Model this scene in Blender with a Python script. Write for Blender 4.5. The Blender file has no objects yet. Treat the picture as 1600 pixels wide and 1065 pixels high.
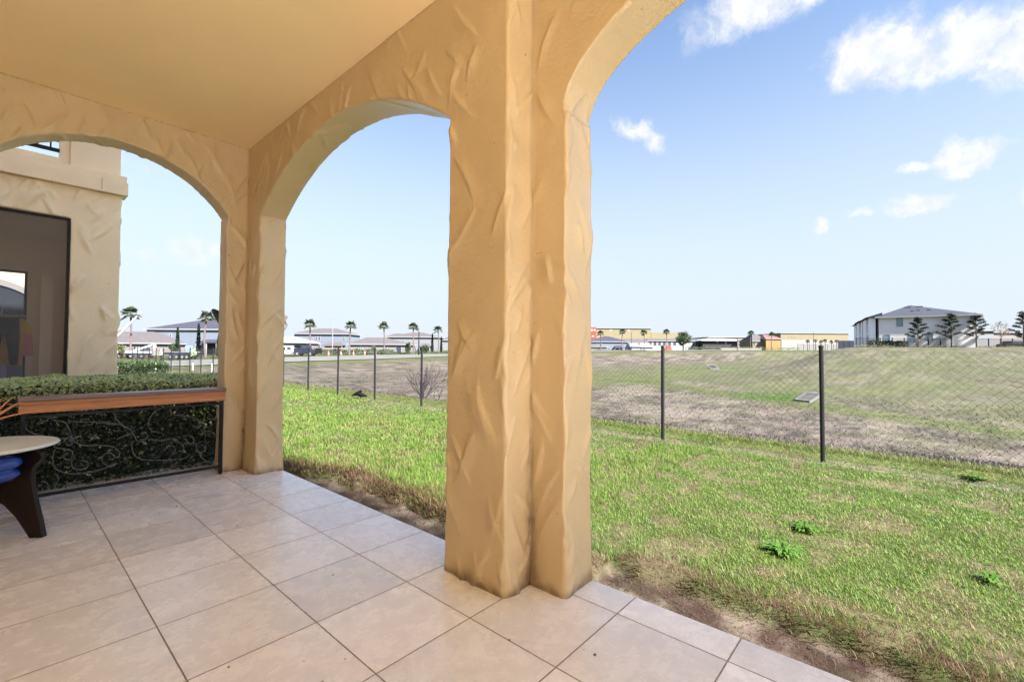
import bpy, bmesh, math, random
import numpy as np
from mathutils import Vector, Matrix, Euler
R_ = math.radians
random.seed(7); rng = np.random.default_rng(7)
sc = bpy.context.scene

# ------------------------------------------------------------------ camera, sky, sun
CAM = Vector((0.003, -4.081, 1.2574))
YAW, PITCH, ROLL, F_PX = R_(41.528), R_(1.350), R_(0.365), 707.1
cd = bpy.data.cameras.new('camera'); cam = bpy.data.objects.new('camera', cd); sc.collection.objects.link(cam)
fw = Vector((math.cos(PITCH)*math.cos(YAW), math.cos(PITCH)*math.sin(YAW), math.sin(PITCH)))
rt = fw.cross(Vector((0, 0, 1))).normalized(); up = rt.cross(fw)
rt, up = rt*math.cos(ROLL) + up*math.sin(ROLL), -rt*math.sin(ROLL) + up*math.cos(ROLL)
cam.matrix_world = Matrix(((rt.x, up.x, -fw.x, CAM.x), (rt.y, up.y, -fw.y, CAM.y), (rt.z, up.z, -fw.z, CAM.z), (0, 0, 0, 1)))
cd.sensor_width = 36; cd.lens = 36*F_PX/1600; cd.clip_start = 0.05; cd.clip_end = 6000
sc.camera = cam
sc.view_settings.view_transform = 'Standard'; sc.view_settings.look = 'None'
sc.view_settings.gamma = 1; sc.view_settings.exposure = 2.35
sc.cycles.max_bounces = 10; sc.cycles.diffuse_bounces = 6; sc.cycles.transparent_max_bounces = 24
sc.cycles.use_denoising = True

SUN_EL, SUN_AZ = R_(40), R_(-92)        # direction towards the sun, measured from +X
sd = bpy.data.lights.new('sun', 'SUN'); sun = bpy.data.objects.new('sun', sd); sc.collection.objects.link(sun)
sd.energy = 4.6; sd.angle = R_(3); sd.color = (1, 0.95, 0.86)
tosun = Vector((math.cos(SUN_EL)*math.cos(SUN_AZ), math.cos(SUN_EL)*math.sin(SUN_AZ), math.sin(SUN_EL)))
sun.rotation_euler = tosun.to_track_quat('Z', 'Y').to_euler()

def ray(px, py):
    return (fw + rt*((px-800)/F_PX) + up*((532.5-py)/F_PX))

W = bpy.data.worlds.new('World'); sc.world = W; W.use_nodes = True
nt = W.node_tree; N = nt.nodes; L = nt.links
for n in list(N): N.remove(n)
def wn(t, **k):
    n = N.new(t)
    for a, b in k.items(): setattr(n, a, b)
    return n
out = wn('ShaderNodeOutputWorld'); bg = wn('ShaderNodeBackground'); L.new(bg.outputs[0], out.inputs[0])
sky = wn('ShaderNodeTexSky', sky_type='NISHITA', sun_disc=False)
sky.sun_elevation = SUN_EL; sky.sun_rotation = math.pi/2 - SUN_AZ
sky.air_density = 1.0; sky.dust_density = 1.0; sky.ozone_density = 2.0
bg.inputs[1].default_value = 0.055
tc = wn('ShaderNodeTexCoord')
no = wn('ShaderNodeTexNoise'); no.inputs['Scale'].default_value = 14; no.inputs['Detail'].default_value = 8; no.inputs['Roughness'].default_value = .62
L.new(tc.outputs['Generated'], no.inputs['Vector'])
sub = wn('ShaderNodeVectorMath', operation='SUBTRACT'); L.new(no.outputs['Color'], sub.inputs[0]); sub.inputs[1].default_value = (.5, .5, .5)
scl = wn('ShaderNodeVectorMath', operation='SCALE'); L.new(sub.outputs[0], scl.inputs[0]); scl.inputs['Scale'].default_value = .065
add = wn('ShaderNodeVectorMath', operation='ADD'); L.new(tc.outputs['Generated'], add.inputs[0]); L.new(scl.outputs[0], add.inputs[1])
CL = [  # centre px, py, half width, half height, tilt deg, strength
 (1190, 2, 115, 30, 6, .95), (1150, 30, 50, 26, -10, .55), (1400, 85, 95, 44, -20, 1.0), (1330, 112, 40, 24, -42, .9), (1520, 62, 100, 42, -8, .95), (1400, 22, 34, 22, 20, .35),
 (1600, 60, 80, 52, 0, 1.0), (1500, 246, 47, 20, 4, 1.1), (1421, 265, 17, 9, 4, .9), (1432, 322, 38, 16, -4, 1.05), (1346, 332, 22, 7, -12, .6),
 (1278, 356, 18, 10, 0, .75), (1000, 208, 48, 13, -27, .75), (302, 394, 38, 15, 3, .6), (229, 402, 20, 14, 3, .45), (205, 250, 40, 14, -10, .5),
 (1700, 300, 60, 30, 0, .9), (1000, -160, 180, 80, 0, 1.0), (560, -260, 220, 100, 0, 1.0), (-300, 200, 200, 60, 0, .9)]
acc = None
for (px, py, hw, hh, tilt, st) in CL:
    r = ray(px, py); ln = r.length; d = r.normalized()
    side = d.cross(Vector((0, 0, 1))).normalized(); u2 = side.cross(d)
    a = R_(-tilt); s2 = side*math.cos(a) + u2*math.sin(a); u3 = -side*math.sin(a) + u2*math.cos(a)
    m = Matrix((d, s2, u3)).transposed()
    mp = wn('ShaderNodeMapping', vector_type='TEXTURE'); L.new(add.outputs[0], mp.inputs[0])
    mp.inputs['Location'].default_value = d; mp.inputs['Rotation'].default_value = m.to_euler()
    k = 1/(F_PX*ln)
    mp.inputs['Scale'].default_value = (.6, hw*1.15*k, hh*1.3*k)
    le = wn('ShaderNodeVectorMath', operation='LENGTH'); L.new(mp.outputs[0], le.inputs[0])
    mr = wn('ShaderNodeMapRange', interpolation_type='SMOOTHSTEP'); L.new(le.outputs['Value'], mr.inputs['Value'])
    mr.inputs['From Min'].default_value = 1.35; mr.inputs['From Max'].default_value = .1; mr.inputs['To Min'].default_value = 0; mr.inputs['To Max'].default_value = st
    if acc is None: acc = mr.outputs[0]
    else:
        mx = wn('ShaderNodeMath', operation='MAXIMUM'); L.new(acc, mx.inputs[0]); L.new(mr.outputs[0], mx.inputs[1]); acc = mx.outputs[0]
no2 = wn('ShaderNodeTexNoise'); no2.inputs['Scale'].default_value = 26; no2.inputs['Detail'].default_value = 9; no2.inputs['Roughness'].default_value = .6; L.new(add.outputs[0], no2.inputs['Vector'])
mr2 = wn('ShaderNodeMapRange'); L.new(no2.outputs[0], mr2.inputs['Value']); mr2.inputs['From Min'].default_value = .30; mr2.inputs['From Max'].default_value = .62; mr2.inputs['To Min'].default_value = -.55; mr2.inputs['To Max'].default_value = .12
ad2 = wn('ShaderNodeMath', operation='MULTIPLY_ADD'); L.new(acc, ad2.inputs[0]); ad2.inputs[1].default_value = 1.4; L.new(mr2.outputs[0], ad2.inputs[2])
gt = wn('ShaderNodeMath', operation='MULTIPLY'); L.new(acc, gt.inputs[0]); gt.inputs[1].default_value = 3; gt.use_clamp = True
cl0 = wn('ShaderNodeMath', operation='MULTIPLY'); L.new(ad2.outputs[0], cl0.inputs[0]); L.new(gt.outputs[0], cl0.inputs[1]); cl0.use_clamp = True
cl = wn('ShaderNodeMath', operation='MINIMUM'); L.new(cl0.outputs[0], cl.inputs[0]); cl.inputs[1].default_value = 1
# thin high haze that whitens the sky towards the horizon (the air itself, seen from anywhere)
sep = wn('ShaderNodeSeparateXYZ'); L.new(tc.outputs['Generated'], sep.inputs[0])
hz = wn('ShaderNodeMapRange', interpolation_type='SMOOTHSTEP'); L.new(sep.outputs['Z'], hz.inputs['Value'])
hz.inputs['From Min'].default_value = .70; hz.inputs['From Max'].default_value = .02; hz.inputs['To Min'].default_value = .0; hz.inputs['To Max'].default_value = .97
hmix = wn('ShaderNodeMix', data_type='RGBA'); L.new(hz.outputs[0], hmix.inputs[0]); hmix.inputs[7].default_value = (2.85, 3.18, 3.52, 1)
gain = wn('ShaderNodeMix', data_type='RGBA', blend_type='MULTIPLY'); gain.inputs[0].default_value = 1; gain.inputs[7].default_value = (.97, 1.02, 1.08, 1)
L.new(sky.outputs[0], gain.inputs[6]); L.new(gain.outputs[2], hmix.inputs[6])
cmix = wn('ShaderNodeMix', data_type='RGBA'); L.new(cl.outputs[0], cmix.inputs[0]); L.new(hmix.outputs[2], cmix.inputs[6]); ccol = wn('ShaderNodeMix', data_type='RGBA'); L.new(mr2.outputs[0], ccol.inputs[0]); ccol.inputs[6].default_value = (3.0, 3.2, 3.5, 1); ccol.inputs[7].default_value = (3.7, 3.75, 3.8, 1)
cs_ = wn('ShaderNodeMapRange'); L.new(no2.outputs[0], cs_.inputs['Value']); cs_.inputs['From Min'].default_value = .35; cs_.inputs['From Max'].default_value = .6; L.new(cs_.outputs[0], ccol.inputs[0]); L.new(ccol.outputs[2], cmix.inputs[7])
L.new(cmix.outputs[2], bg.inputs[0])

# ------------------------------------------------------------------ helpers
def tag(o, label=None, cat=None, group=None, kind=None):
    if label: o['label'] = label
    if cat: o['category'] = cat
    if group: o['group'] = group
    if kind: o['kind'] = kind
    return o
def empty(name, loc=(0, 0, 0), rz=0, label=None, cat=None, group=None):
    o = bpy.data.objects.new(name, None); sc.collection.objects.link(o); o.location = loc; o.rotation_euler = (0, 0, rz)
    return tag(o, label, cat, group)
def link_mesh(name, me, mat, parent=None):
    o = bpy.data.objects.new(name, me); sc.collection.objects.link(o)
    if mat: me.materials.append(mat)
    if parent: o.parent = parent
    return o
def copy_tree(o, parent=None):
    c = o.copy(); sc.collection.objects.link(c); c.parent = parent
    for ch in list(o.children): copy_tree(ch, c)
    return c

class MB:
    def __init__(s): s.v = []; s.f = []
    def quad(s, a, b, c, d):
        n = len(s.v); s.v += [tuple(a), tuple(b), tuple(c), tuple(d)]; s.f.append((n, n+1, n+2, n+3)); return s
    def poly(s, *p):
        n = len(s.v); s.v += [tuple(a) for a in p]; s.f.append(tuple(range(n, n+len(p)))); return s
    def box(s, x0, x1, y0, y1, z0, z1):
        n = len(s.v)
        s.v += [(x0, y0, z0), (x1, y0, z0), (x1, y1, z0), (x0, y1, z0), (x0, y0, z1), (x1, y0, z1), (x1, y1, z1), (x0, y1, z1)]
        s.f += [(n, n+3, n+2, n+1), (n+4, n+5, n+6, n+7), (n, n+1, n+5, n+4), (n+1, n+2, n+6, n+5), (n+2, n+3, n+7, n+6), (n+3, n, n+4, n+7)]
        return s
    def prism(s, pts, axis, a0, a1):        # outline pts (2-D) extruded along an axis
        n = len(s.v); k = len(pts)
        def P(p, a): return (a, p[0], p[1]) if axis == 'x' else ((p[0], a, p[1]) if axis == 'y' else (p[0], p[1], a))
        s.v += [P(p, a0) for p in pts] + [P(p, a1) for p in pts]
        s.f.append(tuple(range(n+k-1, n-1, -1))); s.f.append(tuple(range(n+k, n+2*k)))
        for i in range(k):
            j = (i+1) % k; s.f.append((n+i, n+j, n+k+j, n+k+i))
        return s
    def tube(s, pts, r, seg=6, caps=True):
        pts = [Vector(p) for p in pts]; rr = r if isinstance(r, (list, tuple)) else [r]*len(pts)
        n0 = len(s.v); prev = None
        for i, p in enumerate(pts):
            t = (pts[min(i+1, len(pts)-1)] - pts[max(i-1, 0)])
            t = t.normalized() if t.length > 1e-9 else Vector((0, 0, 1))
            if prev is None:
                a = Vector((0, 0, 1)) if abs(t.z) < .9 else Vector((1, 0, 0)); u = t.cross(a).normalized()
            else: u = (prev - t*prev.dot(t)).normalized()
            prev = u; v = t.cross(u)
            for k in range(seg):
                a = 2*math.pi*k/seg; s.v.append(tuple(p + (u*math.cos(a) + v*math.sin(a))*rr[i]))
        for i in range(len(pts)-1):
            for k in range(seg):
                a = n0+i*seg+k; b = n0+i*seg+(k+1) % seg; s.f.append((a, b, b+seg, a+seg))
        if caps:
            s.f.append(tuple(n0+k for k in range(seg-1, -1, -1))); s.f.append(tuple(n0+(len(pts)-1)*seg+k for k in range(seg)))
        return s
    def lathe(s, prof, seg=20, c=(0, 0, 0)):
        n0 = len(s.v)
        for (r, z) in prof:
            for k in range(seg):
                a = 2*math.pi*k/seg; s.v.append((c[0]+r*math.cos(a), c[1]+r*math.sin(a), c[2]+z))
        for i in range(len(prof)-1):
            for k in range(seg):
                a = n0+i*seg+k; b = n0+i*seg+(k+1) % seg; s.f.append((a, b, b+seg, a+seg))
        s.f.append(tuple(n0+k for k in range(seg-1, -1, -1))); s.f.append(tuple(n0+(len(prof)-1)*seg+k for k in range(seg)))
        return s
    def build(s, name, mat, parent=None, bevel=0, smooth=False):
        me = bpy.data.meshes.new(name); me.from_pydata(s.v, [], s.f); me.update()
        if bevel:
            bm = bmesh.new(); bm.from_mesh(me); bmesh.ops.remove_doubles(bm, verts=bm.verts, dist=1e-5)
            bmesh.ops.bevel(bm, geom=bm.edges[:], offset=bevel, segments=2, affect='EDGES', profile=.6); bm.to_mesh(me); bm.free()
        if smooth:
            me.polygons.foreach_set('use_smooth', [True]*len(me.polygons))
        return link_mesh(name, me, mat, parent)

def fast_mesh(name, V, F, mat, parent=None, col=None, smooth=False):   # V (n,3), F (m,k) numpy
    me = bpy.data.meshes.new(name); n, m, k = len(V), len(F), F.shape[1]
    me.vertices.add(n); me.vertices.foreach_set('co', np.ascontiguousarray(V, dtype=np.float32).ravel())
    me.loops.add(m*k); me.loops.foreach_set('vertex_index', np.ascontiguousarray(F, dtype=np.int32).ravel())
    me.polygons.add(m); me.polygons.foreach_set('loop_start', np.arange(0, m*k, k, dtype=np.int32))
    if smooth: me.polygons.foreach_set('use_smooth', np.ones(m, dtype=bool))
    me.update(calc_edges=True)
    if col is not None:
        at = me.color_attributes.new('tint', 'FLOAT_COLOR', 'POINT')
        at.data.foreach_set('color', np.ascontiguousarray(np.c_[col, np.ones(len(col))], dtype=np.float32).ravel())
    return link_mesh(name, me, mat, parent)

def hash2(ix, iy, seed):
    h = (ix*374761393 + iy*668265263 + seed*1442695041) & 0xffffffff
    h = ((h ^ (h >> 13))*1274126177) & 0xffffffff
    return ((h ^ (h >> 16)) & 0xffff)/65535.0
def vnoise(x, y, seed=0):
    x = np.asarray(x, float); y = np.asarray(y, float)
    ix = np.floor(x).astype(np.int64); iy = np.floor(y).astype(np.int64); fx = x-ix; fy = y-iy
    fx = fx*fx*(3-2*fx); fy = fy*fy*(3-2*fy)
    a = hash2(ix, iy, seed); b = hash2(ix+1, iy, seed); c = hash2(ix, iy+1, seed); d = hash2(ix+1, iy+1, seed)
    return (a*(1-fx)+b*fx)*(1-fy) + (c*(1-fx)+d*fx)*fy
def fbm(x, y, seed=0, o=4):
    s = 0; a = .5; t = 0
    for i in range(o):
        s = s + a*vnoise(np.asarray(x)*2**i, np.asarray(y)*2**i, seed+i); t += a; a *= .5
    return s/t
def sstep(a, b, x):
    t = np.clip((np.asarray(x, float)-a)/(b-a), 0, 1); return t*t*(3-2*t)

# ------------------------------------------------------------------ materials
def mat(name, base, rough=.7, spec=.5, metal=0.0, var=0.0, vscale=3.0, bump=0.0, bscale=40.0, col2=None, stretch=None, bdist=.01):
    m = bpy.data.materials.new(name); m.use_nodes = True; t = m.node_tree; n = t.nodes; l = t.links
    b = n['Principled BSDF']; b.inputs['Roughness'].default_value = rough; b.inputs['Metallic'].default_value = metal
    b.inputs['Specular IOR Level'].default_value = spec
    b.inputs['Base Color'].default_value = (*base, 1)
    if var or bump or col2:
        tcn = n.new('ShaderNodeTexCoord'); src = tcn.outputs['Object']
        if stretch:
            mp = n.new('ShaderNodeMapping'); mp.inputs['Scale'].default_value = stretch; l.new(src, mp.inputs[0]); src = mp.outputs[0]
    if var or col2:
        x = n.new('ShaderNodeTexNoise'); x.inputs['Scale'].default_value = vscale; x.inputs['Detail'].default_value = 6; l.new(src, x.inputs['Vector'])
        r = n.new('ShaderNodeMapRange'); r.inputs['From Min'].default_value = .3; r.inputs['From Max'].default_value = .7; l.new(x.outputs[0], r.inputs[0])
        mx = n.new('ShaderNodeMix'); mx.data_type = 'RGBA'; l.new(r.outputs[0], mx.inputs[0])
        c2 = col2 if col2 else tuple(c*(1+var) for c in base); c1 = base if col2 else tuple(c*(1-var) for c in base)
        mx.inputs[6].default_value = (*c1, 1); mx.inputs[7].default_value = (*c2, 1); l.new(mx.outputs[2], b.inputs['Base Color'])
    if bump:
        x = n.new('ShaderNodeTexNoise'); x.inputs['Scale'].default_value = bscale; x.inputs['Detail'].default_value = 5; l.new(src, x.inputs['Vector'])
        bp = n.new('ShaderNodeBump'); bp.inputs['Strength'].default_value = bump; bp.inputs['Distance'].default_value = bdist; l.new(x.outputs[0], bp.inputs['Height']); l.new(bp.outputs[0], b.inputs['Normal'])
    return m
def tint_mat(name, rough=.6, trans=0.3, spec=.3):
    m = bpy.data.materials.new(name); m.use_nodes = True; t = m.node_tree; n = t.nodes; l = t.links
    b = n['Principled BSDF']; b.inputs['Roughness'].default_value = rough; b.inputs['Specular IOR Level'].default_value = spec
    a = n.new('ShaderNodeVertexColor'); a.layer_name = 'tint'; l.new(a.outputs[0], b.inputs['Base Color'])
    if trans:
        tr = n.new('ShaderNodeBsdfTranslucent'); l.new(a.outputs[0], tr.inputs[0])
        mx = n.new('ShaderNodeMixShader'); mx.inputs[0].default_value = trans; l.new(b.outputs[0], mx.inputs[1]); l.new(tr.outputs[0], mx.inputs[2])
        l.new(mx.outputs[0], n['Material Output'].inputs[0])
    return m

PAINT = (.635, .485, .285)
def stucco_mat(name, base, grime_shade=True, rough=.34, spec=.6):
    m = bpy.data.materials.new(name); m.use_nodes = True; t = m.node_tree; n = t.nodes; l = t.links
    b = n['Principled BSDF']; b.inputs['Roughness'].default_value = rough; b.inputs['Specular IOR Level'].default_value = spec
    tcn = n.new('ShaderNodeTexCoord'); src = tcn.outputs['Object']
    def noise(scale, det, s=src):
        x = n.new('ShaderNodeTexNoise'); x.inputs['Scale'].default_value = scale; x.inputs['Detail'].default_value = det; l.new(s, x.inputs['Vector']); return x
    x = noise(2.2, 5); mx = n.new('ShaderNodeMix'); mx.data_type = 'RGBA'; l.new(x.outputs[0], mx.inputs[0])
    mx.inputs[6].default_value = (*[c*.86 for c in base], 1); mx.inputs[7].default_value = (base[0]*1.1, base[1]*1.13, base[2]*1.18, 1)
    colr = mx.outputs[2]
    # small dark specks and flaws
    vo = noise(23, 2); mr = n.new('ShaderNodeMapRange'); mr.inputs['From Min'].default_value = .74; mr.inputs['From Max'].default_value = .80; l.new(vo.outputs[0], mr.inputs[0])
    m2 = n.new('ShaderNodeMix'); m2.data_type = 'RGBA'; l.new(mr.outputs[0], m2.inputs[0]); l.new(colr, m2.inputs[6]); m2.inputs[7].default_value = (.16, .09, .04, 1); colr = m2.outputs[2]
    if grime_shade:  # tint mask carries grime together with painted corner shade
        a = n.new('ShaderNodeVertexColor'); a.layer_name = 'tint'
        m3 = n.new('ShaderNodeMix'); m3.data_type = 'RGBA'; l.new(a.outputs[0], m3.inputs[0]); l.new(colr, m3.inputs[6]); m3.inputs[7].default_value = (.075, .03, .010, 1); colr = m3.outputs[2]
    l.new(colr, b.inputs['Base Color'])
    f = noise(170, 4); f2 = noise(34, 4)
    bp = n.new('ShaderNodeBump'); bp.inputs['Strength'].default_value = .6; bp.inputs['Distance'].default_value = .005; l.new(f.outputs[0], bp.inputs['Height'])
    bp2 = n.new('ShaderNodeBump'); bp2.inputs['Strength'].default_value = .3; bp2.inputs['Distance'].default_value = .012; l.new(f2.outputs[0], bp2.inputs['Height']); l.new(bp.outputs[0], bp2.inputs['Normal'])
    l.new(bp2.outputs[0], b.inputs['Normal'])
    return m
M = {}
M['stucco'] = stucco_mat('stucco_tan', PAINT)
M['stucco_n'] = stucco_mat('stucco_pale', (.95, .75, .50), grime_shade=False)
M['ceiling'] = mat('ceiling_paint', (.96, .74, .42), .5, .4, var=.04, vscale=1.2, bump=.25, bscale=220, bdist=.003)
M['dark_metal'] = mat('wrought_iron', (.008, .008, .009), .5, .3)
M['rail_wood'] = mat('rail_wood', (.42, .17, .075), .45, .4, col2=(.55, .26, .13), vscale=6, stretch=(.6, 8, 14), bump=.2, bscale=20)
M['rail_cap'] = mat('rail_cap', (.16, .10, .10), .35, .5, col2=(.22, .15, .14), vscale=8, stretch=(.6, 6, 8))
M['leg_wood'] = mat('stained_wood', (.008, .004, .003), .5, .3, col2=(.018, .008, .005), vscale=7, stretch=(8, 8, .8))
M['lit_leg_edge'] = mat('lit_edge_wood', (.16, .11, .10), .4, .5, var=.1)
M['pale_wood'] = mat('pale_wood', (.42, .27, .17), .5, .4, var=.12, vscale=8, stretch=(1, 6, 6))
M['white_top'] = mat('white_laminate', (.72, .76, .70), .35, .5, var=.02)
M['blue'] = mat('blue_glaze', (.012, .035, .22), .22, .6, col2=(.02, .07, .36), vscale=6)
M['teal'] = mat('teal_pot', (.01, .12, .25), .35, .5)
M['frond'] = mat('dry_frond', (.60, .27, .15), .7, .3, var=.15, vscale=20)
M['post'] = mat('fence_post', (.008, .0085, .012), .6, .3, var=.15, vscale=14)
M['wire'] = mat('fence_wire', (.13, .13, .13), .5, .5, metal=.0)
M['roof_grey'] = mat('shingles_grey', (.085, .078, .085), .9, .2, var=.12, vscale=1.2, bump=.5, bscale=9, bdist=.03)
M['roof_blue'] = mat('shingles_slate', (.04, .042, .062), .9, .2, var=.12, vscale=1.2, bump=.5, bscale=9, bdist=.03)
M['roof_tan'] = mat('roof_tan', (.27, .26, .24), .8, .2, var=.05)
M['roof_light'] = mat('roof_pale', (.42, .42, .47), .6, .3)
M['w_blue'] = mat('wall_pale_blue', (.125, .148, .19), .8, .2, var=.04, vscale=.6)
M['w_white'] = mat('wall_white', (.16, .168, .19), .8, .2, var=.04, vscale=.6)
M['w_cream'] = mat('wall_cream', (.17, .16, .165), .8, .2, var=.04, vscale=.6)
M['w_grey'] = mat('wall_beige_siding', (.66, .64, .64), .8, .2, var=.04, vscale=.6)
M['w_yellow'] = mat('wall_ochre', (.185, .16, .105), .8, .2, var=.05, vscale=.3)
M['w_orange'] = mat('wall_orange', (.23, .15, .065), .8, .2, var=.05, vscale=.3)
M['w_red'] = mat('wall_red', (.20, .055, .04), .8, .2, var=.05, vscale=.3)
M['trim'] = mat('trim_white', (.24, .25, .275), .6, .3)
M['glass'] = mat('window_glass', (.03, .04, .06), .08, .6)
M['glass_b'] = mat('window_glass_pale', (.16, .24, .30), .1, .6)
M['dark'] = mat('dark_interior', (.025, .025, .03), .7, .3)
M['roof_red'] = mat('roof_terracotta', (.15, .085, .085), .8, .2, var=.1)
M['concrete'] = mat('concrete', (.22, .22, .215), .85, .2, var=.08, vscale=5, bump=.3, bscale=30)
M['asphalt'] = mat('asphalt_pale', (.14, .14, .14), .9, .2, var=.12, vscale=.35, bump=.3, bscale=20)
M['bark'] = mat('bark', (.075, .055, .05), .9, .2, var=.25, vscale=12, bump=.6, bscale=30)
M['palm_bark'] = mat('palm_bark', (.12, .09, .09), .9, .2, var=.25, vscale=9, bump=.6, bscale=30)
M['twig'] = mat('bare_twig', (.055, .042, .05), .9, .2, var=.15)
M['black'] = mat('black_plastic', (.004, .004, .005), .7, .15, var=.2)
M['blackfab'] = mat('black_cloth', (.012, .012, .015), .85, .2, var=.2, bump=.5, bscale=9, bdist=.03)
M['yellowfab'] = mat('yellow_cloth', (.78, .48, .07), .85, .2, var=.1, bump=.5, bscale=9, bdist=.03)
M['pinkfab'] = mat('pink_cloth', (.72, .28, .28), .85, .2, var=.1)
M['lavfab'] = mat('lavender_cloth', (.45, .38, .62), .85, .2, var=.1)
M['white'] = mat('white_paint', (.55, .55, .58), .35, .5)
M['orange'] = mat('orange_plastic', (.5, .13, .04), .5, .4)
M['tyre'] = mat('tyre_rubber', (.02, .02, .022), .8, .2)
M['navy'] = mat('navy_paint', (.014, .017, .035), .35, .5, var=.2, vscale=2)
M['skin'] = mat('skin', (.45, .26, .18), .6, .3)
M['hivis'] = mat('hivis_cloth', (.42, .75, .25), .7, .2)
M['galv'] = mat('galvanised', (.26, .26, .28), .45, .5, metal=.3, var=.1)
M['dish_arm'] = mat('dish_arm', (.10, .09, .09), .5, .4)
M['outlet'] = mat('outlet_concrete', (.13, .13, .14), .85, .2, var=.1, vscale=5)
M['dish_b'] = mat('dish_back', (.016, .015, .017), .5, .4, var=.1)
M['grass'] = tint_mat('grass_blades', .55, .35); M['leaf'] = tint_mat('leaves', .5, .25, .3)
M['hedge'] = tint_mat('hedge_leaves', .33, .3, .7)
M['weed'] = mat('far_foliage', (.045, .075, .03), .8, .2, var=.4, vscale=3, bump=.8, bscale=8, bdist=.1)

# screen cloth: fine dark mesh one sees through
m = bpy.data.materials.new('insect_screen'); m.use_nodes = True; t = m.node_tree
tr = t.nodes.new('ShaderNodeBsdfTransparent'); tr.inputs[0].default_value = (1, .98, .97, 1)
mx = t.nodes.new('ShaderNodeMixShader'); mx.inputs[0].default_value = .34
pb = t.nodes['Principled BSDF']; pb.inputs['Base Color'].default_value = (.15, .145, .15, 1); pb.inputs['Roughness'].default_value = .7
t.links.new(tr.outputs[0], mx.inputs[1]); t.links.new(pb.outputs[0], mx.inputs[2]); t.links.new(mx.outputs[0], t.nodes['Material Output'].inputs[0]); M['screen'] = m

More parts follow.
